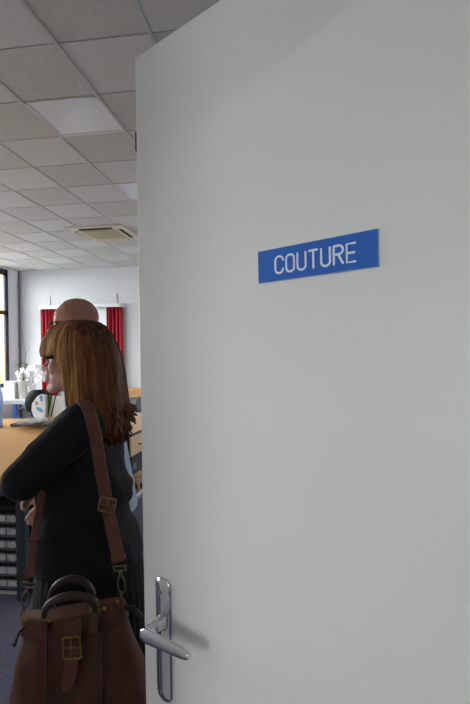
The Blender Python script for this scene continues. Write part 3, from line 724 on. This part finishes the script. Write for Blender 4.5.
# ------------------------------------------------------------------ people
class Frame:
    """a standing person's own axes: x = facing, y = their left, z up; measures taken at their distance"""
    def __init__(s, px, depth, head):
        p = O+ray(px, 352)*depth; s.o = Vector((p.x, p.y, 0)); s.h = head
        s.x = Vector((cos(head), sin(head), 0)); s.y = Vector((-sin(head), cos(head), 0))
    def L(s, px, py, dy=0.0):
        p = atPl(px, py, s.o+s.y*dy, s.y)-s.o
        return Vector((p.dot(s.x), dy, p.z))
def head_prims(bm, c, s, rx=1.0, ears=True, nose=1.0, fwd=0, top=1.0):
    c = Vector(c)
    def q(x, y, z): return c+Vector((x+fwd*max(0, min(1, (-z-.025)/.03)), y, z))*s
    def e(x, y, z, a, b, d, rot=None): ell(bm, q(x, y, z), (a*s, b*s, d*s), 20, 14, rot)
    e(-.005, 0, .030, .090*rx, .076, .085*top); e(-.02, 0, .012, .074, .072, .078)
    e(.040, 0, .028, .049, .062, .058); e(.035, 0, -.035, .052, .058, .070); e(.045, 0, -.06, .042, .046, .042)
    for y in (-1, 1):
        caps(bm, q(.080, y*.014, .013), q(.066, y*.042, .012), .010*s, .010*s)
        e(.062, y*.036, -.026, .024, .022, .026); e(.066, y*.031, -.001, .0175, .0135, .0125)
        caps(bm, q(.070, y*.016, -.092), q(-.005, y*.052, -.055), .014*s, .018*s)
        if ears: e(-.006, y*.075, -.014, .017, .008, .031, Matrix.Rotation(-.2, 3, 'Y')); e(-.001, y*.073, -.034, .009, .007, .012)
        e(.094, y*.0105, -.0345, .010, .008, .008)
    caps(bm, q(.080, 0, .008), q(.1135*nose, 0, -.028), .0078*s, .0105*s); caps(bm, q(.08, 0, -.005), q(.10, 0, -.034), .012*s, .012*s)
    e(.080, 0, -.050, .022, .026, .026)
    caps(bm, q(.0945, -.012, -.0535), q(.0945, .012, -.0535), .0062*s, .0062*s); caps(bm, q(.0925, -.011, -.0645), q(.0925, .011, -.0645), .0062*s, .0062*s)
    for y in (-1, 1): caps(bm, q(.0945, y*.012, -.0535), q(.086, y*.024, -.0585), .006*s, .004*s); caps(bm, q(.0925, y*.011, -.0645), q(.086, y*.024, -.0595), .006*s, .004*s)
    e(.079, 0, -.090, .017, .023, .017)
woman_name = 'person'
def paint_face(o, c, s):
    """mouth and eyes belong to the one continuous head"""
    me = o.data; c = Vector(c)
    for p in me.polygons:
        d = (p.center-c)/s
        if abs(d.y) < .023 and -.0705 < d.z < -.048 and d.x > (.099 if o.name == woman_name else .089): p.material_index = 1
        if d.x > .07 and d.x < .09:
            for y in (-1, 1):
                v = Vector((d.y-y*.030, d.z+.001))
                if abs(v.x) < .0135 and abs(v.y) < .0052*(1-(v.x/.0145)**2)**.5 if abs(v.x) < .0135 else False: p.material_index = 3 if v.length < .0052 else 2
def hand_prims(bm, wrist, dirv, palm_n, side, s=1.0, curl=.5, spread=.012, thumb=1):
    """palm and five separate bent fingers; dirv = wrist to knuckles, palm_n = out of the palm, side = towards the thumb"""
    d = Vector(dirv).normalized(); n = Vector(palm_n); n = (n-d*n.dot(d)).normalized(); t = Vector(side); t = (t-d*t.dot(d)-n*t.dot(n)).normalized(); w = Vector(wrist)
    caps(bm, w, w+d*.03*s, .023*s, .022*s)
    for k, y in enumerate((.028, .010, -.009, -.027)):
        kn = w+d*(.088-.004*abs(k-1))*s+t*y*s
        caps(bm, w+d*.02*s+t*y*.6*s, kn, .014*s, .0105*s)
        ln = (.042, .047, .043, .034)[k]*s; p = kn; a = .25*curl
        for j, f in enumerate((1, .62, .5)):
            a += curl*(.45, .75, .6)[j]; q = p+(d*cos(a)+n*sin(a)+t*y*spread*8)*ln*f
            caps(bm, p, q, (.0092-.0007*j)*s, (.0086-.0009*j)*s, 10); p = q
    b = w+d*.025*s+t*.024*s; m1 = b+(d*.6+t*.75+n*.25).normalized()*.042*s; m2 = m1+(d*.92+t*.25+n*.35).normalized()*.032*s; m3 = m2+(d*.95+n*.35).normalized()*.025*s
    chain(bm, [b, m1, m2, m3], [.014*s, .011*s, .0095*s, .008*s])

# ---------------- the woman
W = Frame(80.5, 1.45, radians(186)); WL = W.L
HS = .95
eye = WL(80.5, 358.5)
print('WOMAN eye z', eye.z)
bm = B()
head_prims(bm, eye, HS, fwd=.010)
nb = WL(90, 412); 
chain(bm, [eye+Vector((-.02, 0, -.05)), WL(88, 398), nb], [.058, .052, .058])
TAB = [  # pixel row, front px, back px, half width
    (404, 74, 104, .06), (409, 68, 109, .10), (415, 63, 113, .135), (425, 57, 116.5, .17), (440, 51, 118.5, .178), (455, 46, 120, .168), (470, 43, 121.5, .158), (480, 42, 125.5, .150), (486, 42, 131, .150),
    (493, 42, 132.5, .148), (499, 42, 131, .146), (505, 42, 126, .144), (515, 41.5, 127.5, .148), (530, 41, 134, .158), (545, 40, 138.5, .166), (559, 39.5, 141, .172)]
def wring(row, inset=0, n=36, e=2.3):
    v = interp(TAB, row); a = WL(v[0], row); b = WL(v[1], row)
    return sring((a.x+b.x)/2, 0, (a.z+b.z)/2, abs(a.x-b.x)/2-inset, v[2]-inset, n, e)
loft(bm, [wring(r, .018) for r in (404, 409, 415, 425, 440, 455, 470, 482, 490, 505, 530, 559)][::-1])
hip = WL(91, 570); kn = WL(93, 700)
loft(bm, [sring(hip.x-.02, 0, hip.z-.1+.16*k, .115, .15, 30) for k in (0, 1)])
ankz = .09
for s in (-1, 1):
    chain(bm, [(hip.x-.02, s*.085, hip.z-.05), (hip.x+.0, s*.085, .47), (hip.x-.02, s*.085, ankz)], [.085, .055, .036])
    chain(bm, [(hip.x-.03, s*.085, .045), (hip.x+.06, s*.09, .04), (hip.x+.15, s*.095, .03)], [.035, .034, .024])
# arms: near (left) folds across, far (right) hand comes out under it
shL = WL(79, 427, .165); elL = WL(24.5, 479, .215); elL = WL(25.5, 479, .20); wrL = Vector((elL.x-.0, -.03, elL.z+.03)); wrL = Vector((elL.x+.02, -.03, elL.z+.03))
shR = Vector((shL.x, -.165, shL.z)); wrR = WL(45, 480, -.035); elR = Vector((.04, -.22, wrR.z-.10))
chain(bm, [shL, elL, wrL], [.042, .034, .024]); chain(bm, [shR, elR, wrR], [.042, .034, .0225])
hand_prims(bm, wrL, (-.35, -.9, .1), (-.8, .3, -.1), (0, 0, 1), .93, .5)
tipR = WL(19.5, 502, .10)
hd = (tipR-wrR)
hand_prims(bm, wrR, hd, (-.8, .1, -.3), (0, .2, 1), .86, .18, .01)
woman = remesh('person', bm, M['skin'], .0032, smooth=3, mats=[M['skin'], M['lips'], M['eyew'], M['iris']])
tag(woman, 'woman with light brown hair, glasses and black knit top, standing with arms crossed', 'person')
woman.location = W.o; woman.rotation_euler = (0, 0, W.h)
paint_face(woman, eye, HS)
# nails
for px, py in ():
    pass
# knit top
bm = B()
loft(bm, [wring(r, 0) for r in (404, 407, 409, 412, 415, 420, 425, 432, 440, 448, 455, 462, 470, 476, 482, 486, 490, 494, 497, 501, 505, 510, 515, 522, 530, 538, 545, 552, 559)][::-1])
for v in bm.verts:   # soft folds at the waist
    a = math.atan2(v.co.y, v.co.x); z = v.co.z
    w = .004*noise.noise(Vector((a*2.5, z*14, 3)))+.004*noise.noise(Vector((a*1.2+z*6, z*22, 9)))
    d = Vector((v.co.x, v.co.y, 0)).normalized(); v.co += d*w
caps(bm, WL(88, 409), WL(88, 404), .06, .058)
caps(bm, Vector((nb.x, .05, nb.z-.035)), shL+Vector((0, 0, -.004)), .055, .060); caps(bm, Vector((nb.x, -.05, nb.z-.035)), shR, .055, .058)
eo = elL+Vector((.006, .004, -.004))
chain(bm, [shL, (shL+eo)/2+Vector((0, 0, .002)), eo], [.060, .055, .050]); chain(bm, [eo, (eo+wrL)/2, wrL+Vector((0, .02, 0))], [.050, .046, .036])
chain(bm, [shR, elR, wrR+(elR-wrR)*.16], [.058, .048, .033])
caps(bm, WL(63, 450, .08), WL(60, 458, -.05), .055, .055)
top_ = remesh('knit_top', bm, M['knit'], .005, woman, smooth=5)
dm = bpy.data.textures.new('folds', 'CLOUDS'); dm.noise_scale = .07
dp = top_.modifiers.new('folds', 'DISPLACE'); dp.texture = dm; dp.strength = .012; dp.mid_level = .5
# skirt with pleats
bm = B(); rg = []
for row, f, b, hwid in ((553, 41, 139, .168), (570, 39.5, 142, .176), (600, 38.5, 145, .184), (650, 40, 147, .188), (704, 42, 148, .19), (760, 42, 150, .20), (800, 40, 152, .205)):
    a = WL(f, row); c = WL(b, row); rg.append(((a.x+c.x)/2, abs(a.x-c.x)/2, hwid, a.z))
out = []
N = 144
for cx, rx, ry, z in rg:
    amp = min(.007, max(0, (WL(80, 556).z-z)*.08))
    out.append([Vector((cx+(rx-amp+amp*abs(sin(t*18/1)))*cos(t), (ry-amp+amp*abs(sin(t*18)))*sin(t), z)) for t in [2*pi*k/N for k in range(N)]])
loft(bm, out[::-1]); obj('skirt', bm, M['skirt'], woman, smooth=True)
for s in (-1, 1):
    bm = B(); x0 = hip.x
    rg = []
    for x, wy, zt in ((-.062, .024, .055), (-.055, .033, .075), (-.02, .036, .095), (.03, .036, .08), (.09, .044, .06), (.15, .04, .045), (.185, .02, .03)):
        rg.append([(x0+x, s*.09+wy*cos(2*pi*k/16), max(.0005, zt/2+zt/2*sin(2*pi*k/16)*1.05)) for k in range(16)])
    loft(bm, rg); obj('shoe', bm, M['shoe'], woman, smooth=True)

# hair: a solid under-shape plus many locks
cen = [(321.5, 78, 12, 12, .028), (324, 79, 19, 20, .048), (328, 80, 25, 25, .066), (334, 80, 29.5, 28.5, .078), (341, 80, 33.5, 31, .085), (350, 80.5, 35.6, 35, .089), (358, 81, 35.5, 37.5, .092), (370, 83, 36, 37.3, .0955), (385, 84, 33, 38.3, .100), (400, 86, 29, 38.8, .106), (412, 88, 27, 39.5, .111), (425, 90, 26, 34.5, .113), (436, 93, 24, 28, .108), (448, 95, 20, 24, .095)]
pxm = (WL(80, 360)-WL(81, 360)).x
def env(th, row):
    c, f, b, hwid = interp(cen, row)
    cc = cos(th); s_ = sin(th); P = WL(c, row)
    return Vector((P.x+(f if cc > 0 else b)*pxm*cc, hwid*s_, P.z))
def endrow(th):
    d = math.degrees(th) % 360; d = min(d, 360-d)
    return interp([(0, 354.5), (44, 354), (62, 353.5), (70, 354.5), (76, 363), (80, 396), (85, 402), (93, 409), (100, 420), (120, 431), (150, 438), (180, 438)], d)[0]
bm = B(); lay = None
NT, NR = 120, 26
outer = []; 
for i in range(NT):
    th = 2*pi*i/NT; er = endrow(th)
    outer.append([env(th, 321.5+(er-321.5)*(j/NR)**1.25) for j in range(NR+1)])
VO = [[bm.verts.new(p) for p in c_] for c_ in outer]
apex = bm.verts.new(WL(79, 321.0)); 
for i in range(NT):
    k = (i+1) % NT
    bm.faces.new((apex, VO[i][0], VO[k][0]))
    for j in range(NR): bm.faces.new((VO[i][j], VO[i][j+1], VO[k][j+1], VO[k][j]))
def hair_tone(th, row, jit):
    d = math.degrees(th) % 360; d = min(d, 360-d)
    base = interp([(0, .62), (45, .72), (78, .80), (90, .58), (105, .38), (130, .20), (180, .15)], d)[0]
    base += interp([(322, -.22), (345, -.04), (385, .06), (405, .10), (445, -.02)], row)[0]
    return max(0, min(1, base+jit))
VT = []
# locks
tones = {}
def add_lock(th, row0, row1, r, off, drift, flick=0):
    n = 12; pts = []; 
    for j in range(n+1):
        u = j/n; row = row0+(row1-row0)*u; t = th+drift*u*u
        p = env(t, row); nrm = Vector((cos(t), sin(t), 0))
        p = p+nrm*(off+.0025*sin(u*5+th*9))
        if flick and u > .75: p = p+nrm*flick*((u-.75)/.25)**1.6
        pts.append(p)
    rs = [r*(.55+.6*min(1, u*4)) * (1 if u < .62 else max(.12, 1-(u-.62)*2.4)) for u in [j/n for j in range(n+1)]]
    n0 = len(bm.verts); jit = random.uniform(-.16, .16)
    tube(bm, pts, rs, 6); bm.verts.ensure_lookup_table()
    for q in range(n0, len(bm.verts)):
        jj = (q-n0)//6; tones[q] = hair_tone(th, row0+(row1-row0)*min(1, jj/n), jit)
nbase = len(bm.verts)
random.seed(11)
for k in range(1050):
    th = 2*pi*random.random(); er = endrow(th)
    d = math.degrees(th) % 360; d = min(d, 360-d)
    fl = 0
    if d > 120 and random.random() < .5: fl = random.uniform(.0, .016)
    r1 = er+random.uniform(-4, 5)*(1 if d > 78 else .3)
    add_lock(th, 322+random.uniform(0, 6), r1, random.uniform(.0013, .0031), random.uniform(-.001, .004), random.uniform(-.10, .10) if d > 60 else random.uniform(-.03, .03), fl)
for k in range(60):   # flicked-out tips at the back
    th = pi+random.uniform(-1.0, 1.0); add_lock(th, 385+random.uniform(-8, 8), random.uniform(405, 436), random.uniform(.0011, .002), .002, random.uniform(-.1, .1), random.uniform(.006, .034))
bm.verts.index_update()
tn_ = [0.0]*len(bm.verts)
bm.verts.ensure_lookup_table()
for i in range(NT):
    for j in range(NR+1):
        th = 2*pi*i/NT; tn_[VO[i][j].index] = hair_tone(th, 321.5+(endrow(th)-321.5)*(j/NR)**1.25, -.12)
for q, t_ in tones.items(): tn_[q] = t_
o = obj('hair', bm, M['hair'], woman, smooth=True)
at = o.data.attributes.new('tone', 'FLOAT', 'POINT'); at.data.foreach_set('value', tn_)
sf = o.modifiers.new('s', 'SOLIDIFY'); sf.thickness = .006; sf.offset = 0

def glasses(parent, c, s, m, rimless=False, sq=1.0):
    """frame > two lenses; c = eye level centre of the head"""
    c = Vector(c); bm = B(); lens = []
    for y in (-1, 1):
        cx = c+Vector((.1005, y*.033, -.004))*s
        ring = []
        for px_, pz in rr_path(.052, .031*sq, .011): ring.append(cx+Vector((-abs(px_-.026+0)*0-.10*abs((px_-.026)*1.0+y*0)*0, 0, 0))*s+Vector((-.003*0, (px_-.026)*s, (pz-.0155*sq)*s)))
        ring = [Vector((p.x-.25*max(0, abs(p.y-c.y)-.02), p.y, p.z)) for p in ring]
        tube(bm, ring, .0012*s, 8, closed=True); lens.append(ring)
        if not rimless:
            top = [p for p in ring if p.z > cx.z+.009*s]
            top.sort(key=lambda p: p.y); tube(bm, top, .0034*s, 6)
        hinge = c+Vector((.083, y*.062, .004))*s
        tube(bm, [cx+Vector((-.006, y*.025, .008))*s, hinge, c+Vector((.04, y*.0765, .004))*s, c+Vector((-.008, y*.081, .0))*s, c+Vector((-.03, y*.079, -.022))*s], [.0034*s, .0035*s, .0031*s, .0024*s, .002*s], 6, sy=1.5 if not rimless else 1)
    tube(bm, [c+Vector((.099, -.009, .001))*s, c+Vector((.103, 0, .004))*s, c+Vector((.099, .009, .001))*s], .0018*s, 6)
    g = obj('glasses', bm, m, parent, smooth=True)
    for ring in lens:
        bm = B(); loft(bm, [ring, [p+Vector((.001, 0, 0)) for p in ring]]); obj('lens', bm, M['lens'], g)
glasses(woman, eye, HS, M['glassframe'])

# ---------------- the bag
BW = W.L; BY = .30
def bl(px, py, dy=0): return BW(px, py, BY+dy)
cb = bl(74, 612)
bag = thing('handbag', 'brown leather handbag with brass buckle and long strap hanging at the woman\'s side', 'handbag')
bag.location = W.o + W.x*cb.x + W.y*cb.y + Vector((0, 0, cb.z)); 
tilt = radians(7.5)
bag.rotation_euler = Matrix.Rotation(W.h, 4, 'Z').to_euler()
Tm = Matrix.Rotation(tilt, 3, 'Y')
def bp_(px, py, dy=0, t=True):     # bag-local
    return bl(px, py, dy)-cb
def bring(row, x0, x1, d, n=40, e=3.2, wob=0):
    # rows given as they would be with an untilted bag
    a = bp_(x0, row); b = bp_(x1, row); o = sring((a.x+b.x)/2, 0, a.z, abs(a.x-b.x)/2, d, n, e)
    return [Tm @ p for p in o]
bm = B(); rows = [(613, 24, 124, .030), (618, 23, 125, .038), (628, 22, 127, .050), (640, 17.5, 129.5, .060), (660, 11, 133, .070), (685, 3.5, 137.5, .077), (710, -3, 141, .082), (735, -6, 143, .083), (748, -3, 141, .078), (752, 3, 136, .068)]
rg = []
for j in range(0, 33):
    rw = 613+(752-613)*j/32; v = interp(rows, rw); rg.append((rw, *v))
rings = []
for rw, x0, x1, d in rg:
    r0 = bring(rw, x0, x1, d, 72, 3.0); nr = []
    for p in r0:
        k = (rw-613)/140
        w = .010*noise.noise(Vector((p.x*16, p.z*5+p.y*6, 1)))+.006*noise.noise(Vector((p.x*35, p.z*12, 4)))
        c0 = Vector((p.x, p.y, 0)).normalized(); nr.append(p+Vector((c0.x*w*.3, (1 if p.y > 0 else -1)*w*min(1, k*5+.2), 0)))
    rings.append(nr)
loft(bm, rings); body = obj('bag_body', bm, M['leather'], bag, smooth=True)
def front_y(row): return interp(rows, row)[2]
# seams
for x in (46.5, 102.5):
    bm = B(); pts = []
    for j in range(12):
        rw = 622+j*11; k = (rw-622)/120; xx = x+.5*sin(k*5); p = bp_(xx, rw, front_y(rw)+.001+.001*sin(j)); pts.append(p)
    tube(bm, pts, .0028, 6); obj('seam_piping', bm, M['dleather'], body, smooth=True)
# collar band with studs
bm = B(); rr = []
for rw, x0, x1, d in ((607, 23.5, 124.5, .031), (608, 22.5, 125.5, .036), (618, 21.5, 126.5, .043), (623, 21, 127, .049), (624, 21.5, 126.5, .045)):
    ring = bring(rw, x0, x1, d, 72, 3.0); out = []
    for p in ring: out.append(p+Vector((0, 0, -.010*cos(p.x/.13*pi/2)*(1 if rw < 612 else .3)+.003*sin(p.x*60))))
    rr.append(out)
loft(bm, rr); collar = obj('collar', bm, M['leather'], bag, smooth=True)
for x, r_w in ((26, 620), (104, 609), (117.5, 602), (50, 621)):
    bm = B(); p = bp_(x, r_w, .044); ell(bm, p, (.0045, .003, .0045), 12, 8); obj('stud', bm, M['brass'], collar, smooth=True)
# handles
def handle(feet, peak, dy, nm='handle'):
    bm = B(); a = bp_(*feet[0], dy); b = bp_(*feet[1], dy); c = bp_(*peak, dy*1.05); pts = []
    mid_ = (a+b)/2
    for j in range(21):
        t = pi*j/20; q = mid_+(a-mid_)*cos(t)*(1 if True else 1)+(c-mid_)*(sin(t)**.8); pts.append(q)
    tube(bm, pts, [.0075+.0022*sin(pi*j/20) for j in range(21)], 12); h = obj(nm, bm, M['dleather'], bag, smooth=True)
    for q in (a, b):
        bm = B(); tube(bm, [q+Vector((.011*cos(t), .0, .011*sin(t)-.006)) for t in [2*pi*k/16 for k in range(16)]], .0022, 8, closed=True); obj('ring', bm, M['brass'], h, smooth=True)
        bm = B(); ribbon(bm, [q+Vector((0, .002, -.008)), q+Vector((0, .008 if dy > 0 else -.008, -.03)), q+Vector((0, .012 if dy > 0 else -.012, -.045))], .02, .004, (0, 1, 0)); obj('handle_tab', bm, M['leather'], h)
handle([(44, 617), (95, 610)], (69, 596), .040)
handle([(51, 606), (93.5, 600)], (69.5, 579.5), -.035)
# front tab with brass buckle
def fr_(x, rw, extra):
    return bp_(x, rw, front_y(rw)+extra)
bm = B(); ribbon(bm, [fr_(73, 624, .012), fr_(73, 640, .008), fr_(72, 660, .010), fr_(70.5, 675, .008), fr_(67.5, 686, .008), fr_(63, 692, .010)], [.034, .031, .030, .030, .026, .006], .004, (0, 1, 0)); tab = obj('closing_strap', bm, M['strap'], bag, bevel=.0012)
bm = B(); ribbon(bm, [fr_(73, 620, .013), fr_(73, 634, .015), fr_(72.7, 641, .014)], [.045, .040, .034], .004, (0, 1, 0)); obj('strap_keeper', bm, M['leather'], tab)
def buckle(name, c, w, h, r, parent, rt=0):
    bm = B(); P = [Vector((px_-w/2, 0, pz-h/2)) for px_, pz in rr_path(w, h, .004, 4)]; Rm = Matrix.Rotation(rt, 3, 'Y')
    tube(bm, [c+Rm @ p for p in P], r, 8, closed=True); tube(bm, [c+Rm @ Vector((0, .002, h/2)), c+Rm @ Vector((0, .004, 0)), c+Rm @ Vector((0, .002, -h/2))], r*.7, 6)
    tube(bm, [c+Rm @ Vector((-w/2, -.001, 0)), c+Rm @ Vector((w/2, -.001, 0))], r*.7, 6)
    return obj(name, bm, M['brass'], parent, smooth=True)
buckle('buckle', fr_(72, 648, .016), .038, .046, .0023, tab, radians(4))
bm = B(); tube(bm, [bp_(24, 628, .03), bp_(19, 632, .04), bp_(16, 641, .045), bp_(14.5, 646, .045), bp_(12.5, 644, .045)], .003, 8); obj('zip_pull', bm, M['dleather'], bag, smooth=True)
bm = B(); pts = [bp_(125, 607, .0), bp_(134, 609, .01), bp_(142, 617, .015), bp_(147, 630, .015), bp_(148, 650, .01)]; ribbon(bm, pts, .012, .004, (0, 1, 0)); obj('side_strap', bm, M['dleather'], bag)
# long strap: up her back, over the shoulder and down in front
SP = [(121.0, 563, -.02), (113.5, 545, -.045), (110.5, 530, -.055), (106, 505, -.075), (101.5, 480, -.09), (98, 455, -.095), (95, 436, -.095), (92.5, 420, -.105), (89, 407, -.12)]
def sw(px, py, dy): return bp_(px, py, dy)
bm = B(); pts = [sw(119.0, 562, -.03), sw(114.5, 540, -.045), sw(108.5, 512, -.07)]
ribbon(bm, pts, .0315, .0045, (0, 1, 0)); s1 = obj('shoulder_strap', bm, M['strap'], bag, bevel=.001)
bm = B(); pts = [sw(109.2, 515, -.060), sw(104.5, 490, -.075), sw(100.5, 467, -.082), sw(96.5, 443, -.078), sw(92.5, 424, -.078), sw(89.5, 412, -.085), sw(87, 405, -.105), sw(83, 401, -.14), sw(78, 401.5, -.16), sw(72, 407, -.14), sw(66, 420, -.14), sw(56, 445, -.18), sw(46.5, 475, -.18), sw(41.5, 500, -.15), sw(37.5, 520, -.12), sw(33, 550, -.06), sw(29.5, 578, -.02)]
nr = [(0, 1, 0)]*5+[(0, 1, .3), (0, .8, .8), (0, .2, 1), (.3, .1, 1), (.8, .3, .8), (.9, .5, .4), (.7, .8, .2), (.4, 1, 0), (.2, 1, 0), (0, 1, 0), (0, 1, 0), (0, 1, 0)]
ribbon(bm, pts, [.0315]*10+[.03, .027, .022, .020, .0205, .0215, .023], .0045, nr); obj('shoulder_strap', bm, M['strap'], bag, bevel=.001)
buckle('strap_buckle', sw(107.3, 505, -.060), .040, .034, .0022, s1, radians(-12))
bm = B(); ribbon(bm, [sw(35, 538, -.078), sw(34.5, 541, -.074)], .028, .011, (0, 1, 0)); ribbon(bm, [sw(30.6, 570, -.032), sw(30.2, 573, -.028)], .030, .010, (0, 1, 0)); ribbon(bm, [sw(118, 556, -.036), sw(118.6, 559, -.033)], .035, .010, (0, 1, 0)); obj('strap_keeper', bm, M['strap'], s1)
def clip(pts_top, pts_bot, dy):
    a = sw(*pts_top, dy); b = sw(*pts_bot, dy); L = (b-a); bm = B(); s_ = Vector((-L.z, 0, L.x)).normalized()
    tube(bm, [a-s_*.015, a+s_*.015], .0022, 8); tube(bm, [a-s_*.015, a-s_*.014+L*.12, a+s_*.014+L*.12, a+s_*.015], .002, 8)
    tube(bm, [a+L*.12, a+L*.28], .0042, 8)
    tube(bm, [a+L*(.5+.24*cos(t))+s_*.0085*sin(t) for t in [2*pi*k/20 for k in range(20)]], .0024, 8, closed=True)
    tube(bm, [a+L*(.84+.16*cos(t))+Vector((0, .008*sin(t), 0))+s_*.002 for t in [2*pi*k/16 for k in range(16)]], .002, 8, closed=True)
    obj('swivel_clip', bm, M['pewter'], bag, smooth=True)
clip((119.8, 566), (123, 604), -.022); clip((28.6, 583), (22.5, 617), -.01)

# ---------------- the man behind her
MF = Frame(76, 2.15, radians(187)); ML = MF.L
me_ = ML(75.5, 324); MS = 1.01
print('MAN eye z', me_.z)
bm = B(); head_prims(bm, me_, MS, top=.92)
tq = radians(4)      # torso turned a little away
def mt(x, y, z): v = rot2(Vector((x, y, 0)), tq); return Vector((v.x-.06, v.y, z))
chain(bm, [me_+Vector((-.02, 0, -.05)), Vector((-.07, 0, me_.z-.18))], [.062, .062])
msec = [(1.46, -.01, .06, .09), (1.43, -.015, .085, .14), (1.38, -.02, .105, .175), (1.28, -.025, .118, .19), (1.15, -.02, .125, .18), (1.05, -.03, .130, .175), (.94, -.04, .14, .175), (.84, -.045, .15, .18), (.80, -.045, .15, .18)]
def msec_rings(ins, flare=0):
    out = []
    for z, cx, rx, ry in msec:
        f = flare*max(0, 1.1-z); out.append([mt(*p[:2], z) for p in sring(cx, 0, z, rx-ins+f, ry-ins+f, 36)])
    return out
loft(bm, msec_rings(.03)[::-1])
for s in (-1, 1):
    chain(bm, [mt(0, s*.1, .86), mt(.01, s*.1, .48), mt(-.02, s*.1, .09)], [.09, .06, .04])
    chain(bm, [mt(-.03, s*.1, .05), mt(.07, s*.11, .045), mt(.17, s*.12, .03)], [.038, .036, .026])
    sh = mt(-.01, s*.2, 1.385); el = mt(-.03, s*.245, 1.10); wr = mt(.12, s*.2, .93)
    chain(bm, [sh, el, wr], [.05, .042, .028]); hand_prims(bm, wr, wr-el, mt(0, -s, 0)-mt(0, 0, 0), (0.4, 0, 1), 1.0, .5)
man = remesh('person', bm, M['skinm'], .004, smooth=3, mats=[M['skinm'], M['lips'], M['eyew'], M['iris']])
tag(man, 'man with cropped greying hair, glasses and pale blue shirt, standing behind the woman', 'person')
man.location = MF.o; man.rotation_euler = (0, 0, MF.h); paint_face(man, me_, MS)
bm = B(); loft(bm, msec_rings(0, .0)[:-1][::-1])
for s in (-1, 1):
    sh = mt(-.01, s*.2, 1.385); el = mt(-.03, s*.245, 1.10); wr = mt(.12, s*.2, .93)
    chain(bm, [mt(-.02, s*.08, 1.42), sh], [.06, .068]); chain(bm, [sh, el, el+(wr-el)*.86], [.068, .056, .042])
caps(bm, mt(-.01, 0, 1.44), mt(-.005, 0, 1.475), .075, .072)
obj_s = remesh('shirt', bm, M['shirt'], .006, man, smooth=5)
bm = B(); loft(bm, [[mt(*p[:2], z) for p in sring(-.03, 0, z, .118, .158, 32)] for z in (.80, .95)])
for s in (-1, 1): chain(bm, [mt(0, s*.095, .86), mt(.01, s*.1, .48), mt(-.02, s*.1, .11)], [.10, .078, .062])
remesh('trousers', bm, M['trous'], .007, man, smooth=4)
for s in (-1, 1):
    bm = B(); rg = []
    for x, wy, zt in ((-.075, .026, .06), (-.065, .036, .08), (-.02, .04, .10), (.04, .04, .085), (.11, .048, .065), (.18, .044, .048), (.215, .022, .03)):
        rg.append([mt(x+.0, s*.11+wy*cos(2*pi*k/16), max(.0005, zt/2+zt/2*sin(2*pi*k/16)*1.05)) for k in range(16)])
    loft(bm, rg); obj('shoe', bm, M['shoe'], man, smooth=True)
# cropped hair: a thin cap over the back and top of the skull
bm = B(); n, m_ = 48, 22; c = me_+Vector((-.007, 0, .030))*MS; rg = []
for j in range(m_+1):
    row = []
    for i in range(n):
        th = 2*pi*i/n; d = abs(math.degrees(th)); d = min(d, 360-d)
        lim = interp([(0, 34), (50, 42), (75, 72), (95, 98), (120, 122), (180, 136)], d)[0]
        ph = radians(3+(lim-3)*j/m_); row.append(c+Vector((.0915*sin(ph)*cos(th), .0775*sin(ph)*sin(th), .0865*.925*cos(ph)))*MS)
    rg.append(row)
loft(bm, rg, cap=False); bm.faces.new([v for v in bm.verts[:n]] if False else [bm.verts[i] for i in range(n)]) if bm.verts.ensure_lookup_table() is None else None
o = obj('hair', bm, M['buzz'], man, smooth=True); s = o.modifiers.new('s', 'SOLIDIFY'); s.thickness = .003; s.offset = 0
glasses(man, me_, MS, M['silverframe'], True)

# ------------------------------------------------------------------ light
wd = bpy.data.worlds.new('sky'); S.world = wd; wd.use_nodes = True; nt = wd.node_tree
bg = nt.nodes['Background']; bg.inputs['Strength'].default_value = 12; bg.inputs['Color'].default_value = (.96, .975, 1, 1)
def area(name, loc, sx, sy, rot, portal=False, power=10, col=(1, 1, 1)):
    l = bpy.data.lights.new(name, 'AREA'); l.shape = 'RECTANGLE'; l.size = sx; l.size_y = sy; l.energy = power; l.color = col
    o = bpy.data.objects.new(name, l); C.objects.link(o); o.location = loc; o.rotation_euler = rot
    if portal: l.cycles.is_portal = True
    return o
for k, (a, b) in enumerate(winY):
    area('daylight_portal', (XL-.10, (a+b)/2, (sill+head)/2), head-sill, b-a, (0, -pi/2, 0), True)
area('daylight_portal', ((wx0+wx1)/2, YF+.16, (wz0+wz1)/2), wx1-wx0, wz1-wz0, (-pi/2, 0, 0), True)
for a, b in winR: area('daylight_portal', (XR+.12, (a+b)/2, (rs0+rs1)/2), rs1-rs0, b-a, (0, pi/2, 0), True)
# corridor: daylight through the added window behind the camera
area('daylight_portal', ((cw[0]+cw[1])/2, CY-.12, (cw[2]+cw[3])/2), cw[1]-cw[0], cw[3]-cw[2], (pi/2, 0, 0), True)
t = thing('ceiling_light', 'added long corridor ceiling light, unseen behind the camera', 'ceiling light', (-.6, -1.1, 2.6))
bm = B(); box(bm, (-.62, -.09, -.06), (.62, .09, 0)); obj('housing', bm, M['white'], t)  # unseen fitting and its lamp, added to brighten the open door
area('added_corridor_lamp', (-.6, -1.1, 2.52), 1.2, .16, (0, 0, 0), False, 6, (1, .97, .92))
sl = bpy.data.lights.new('added_sun', 'SUN'); sl.energy = 1.5; sl.angle = .3; sl.color = (1, .97, .9)  # sun lamp added to brighten the cream building outside
so = bpy.data.objects.new('added_sun', sl); C.objects.link(so); so.rotation_euler = Vector((1, .35, .75)).to_track_quat('Z', 'Y').to_euler(); so.location = (10, 5, 20)
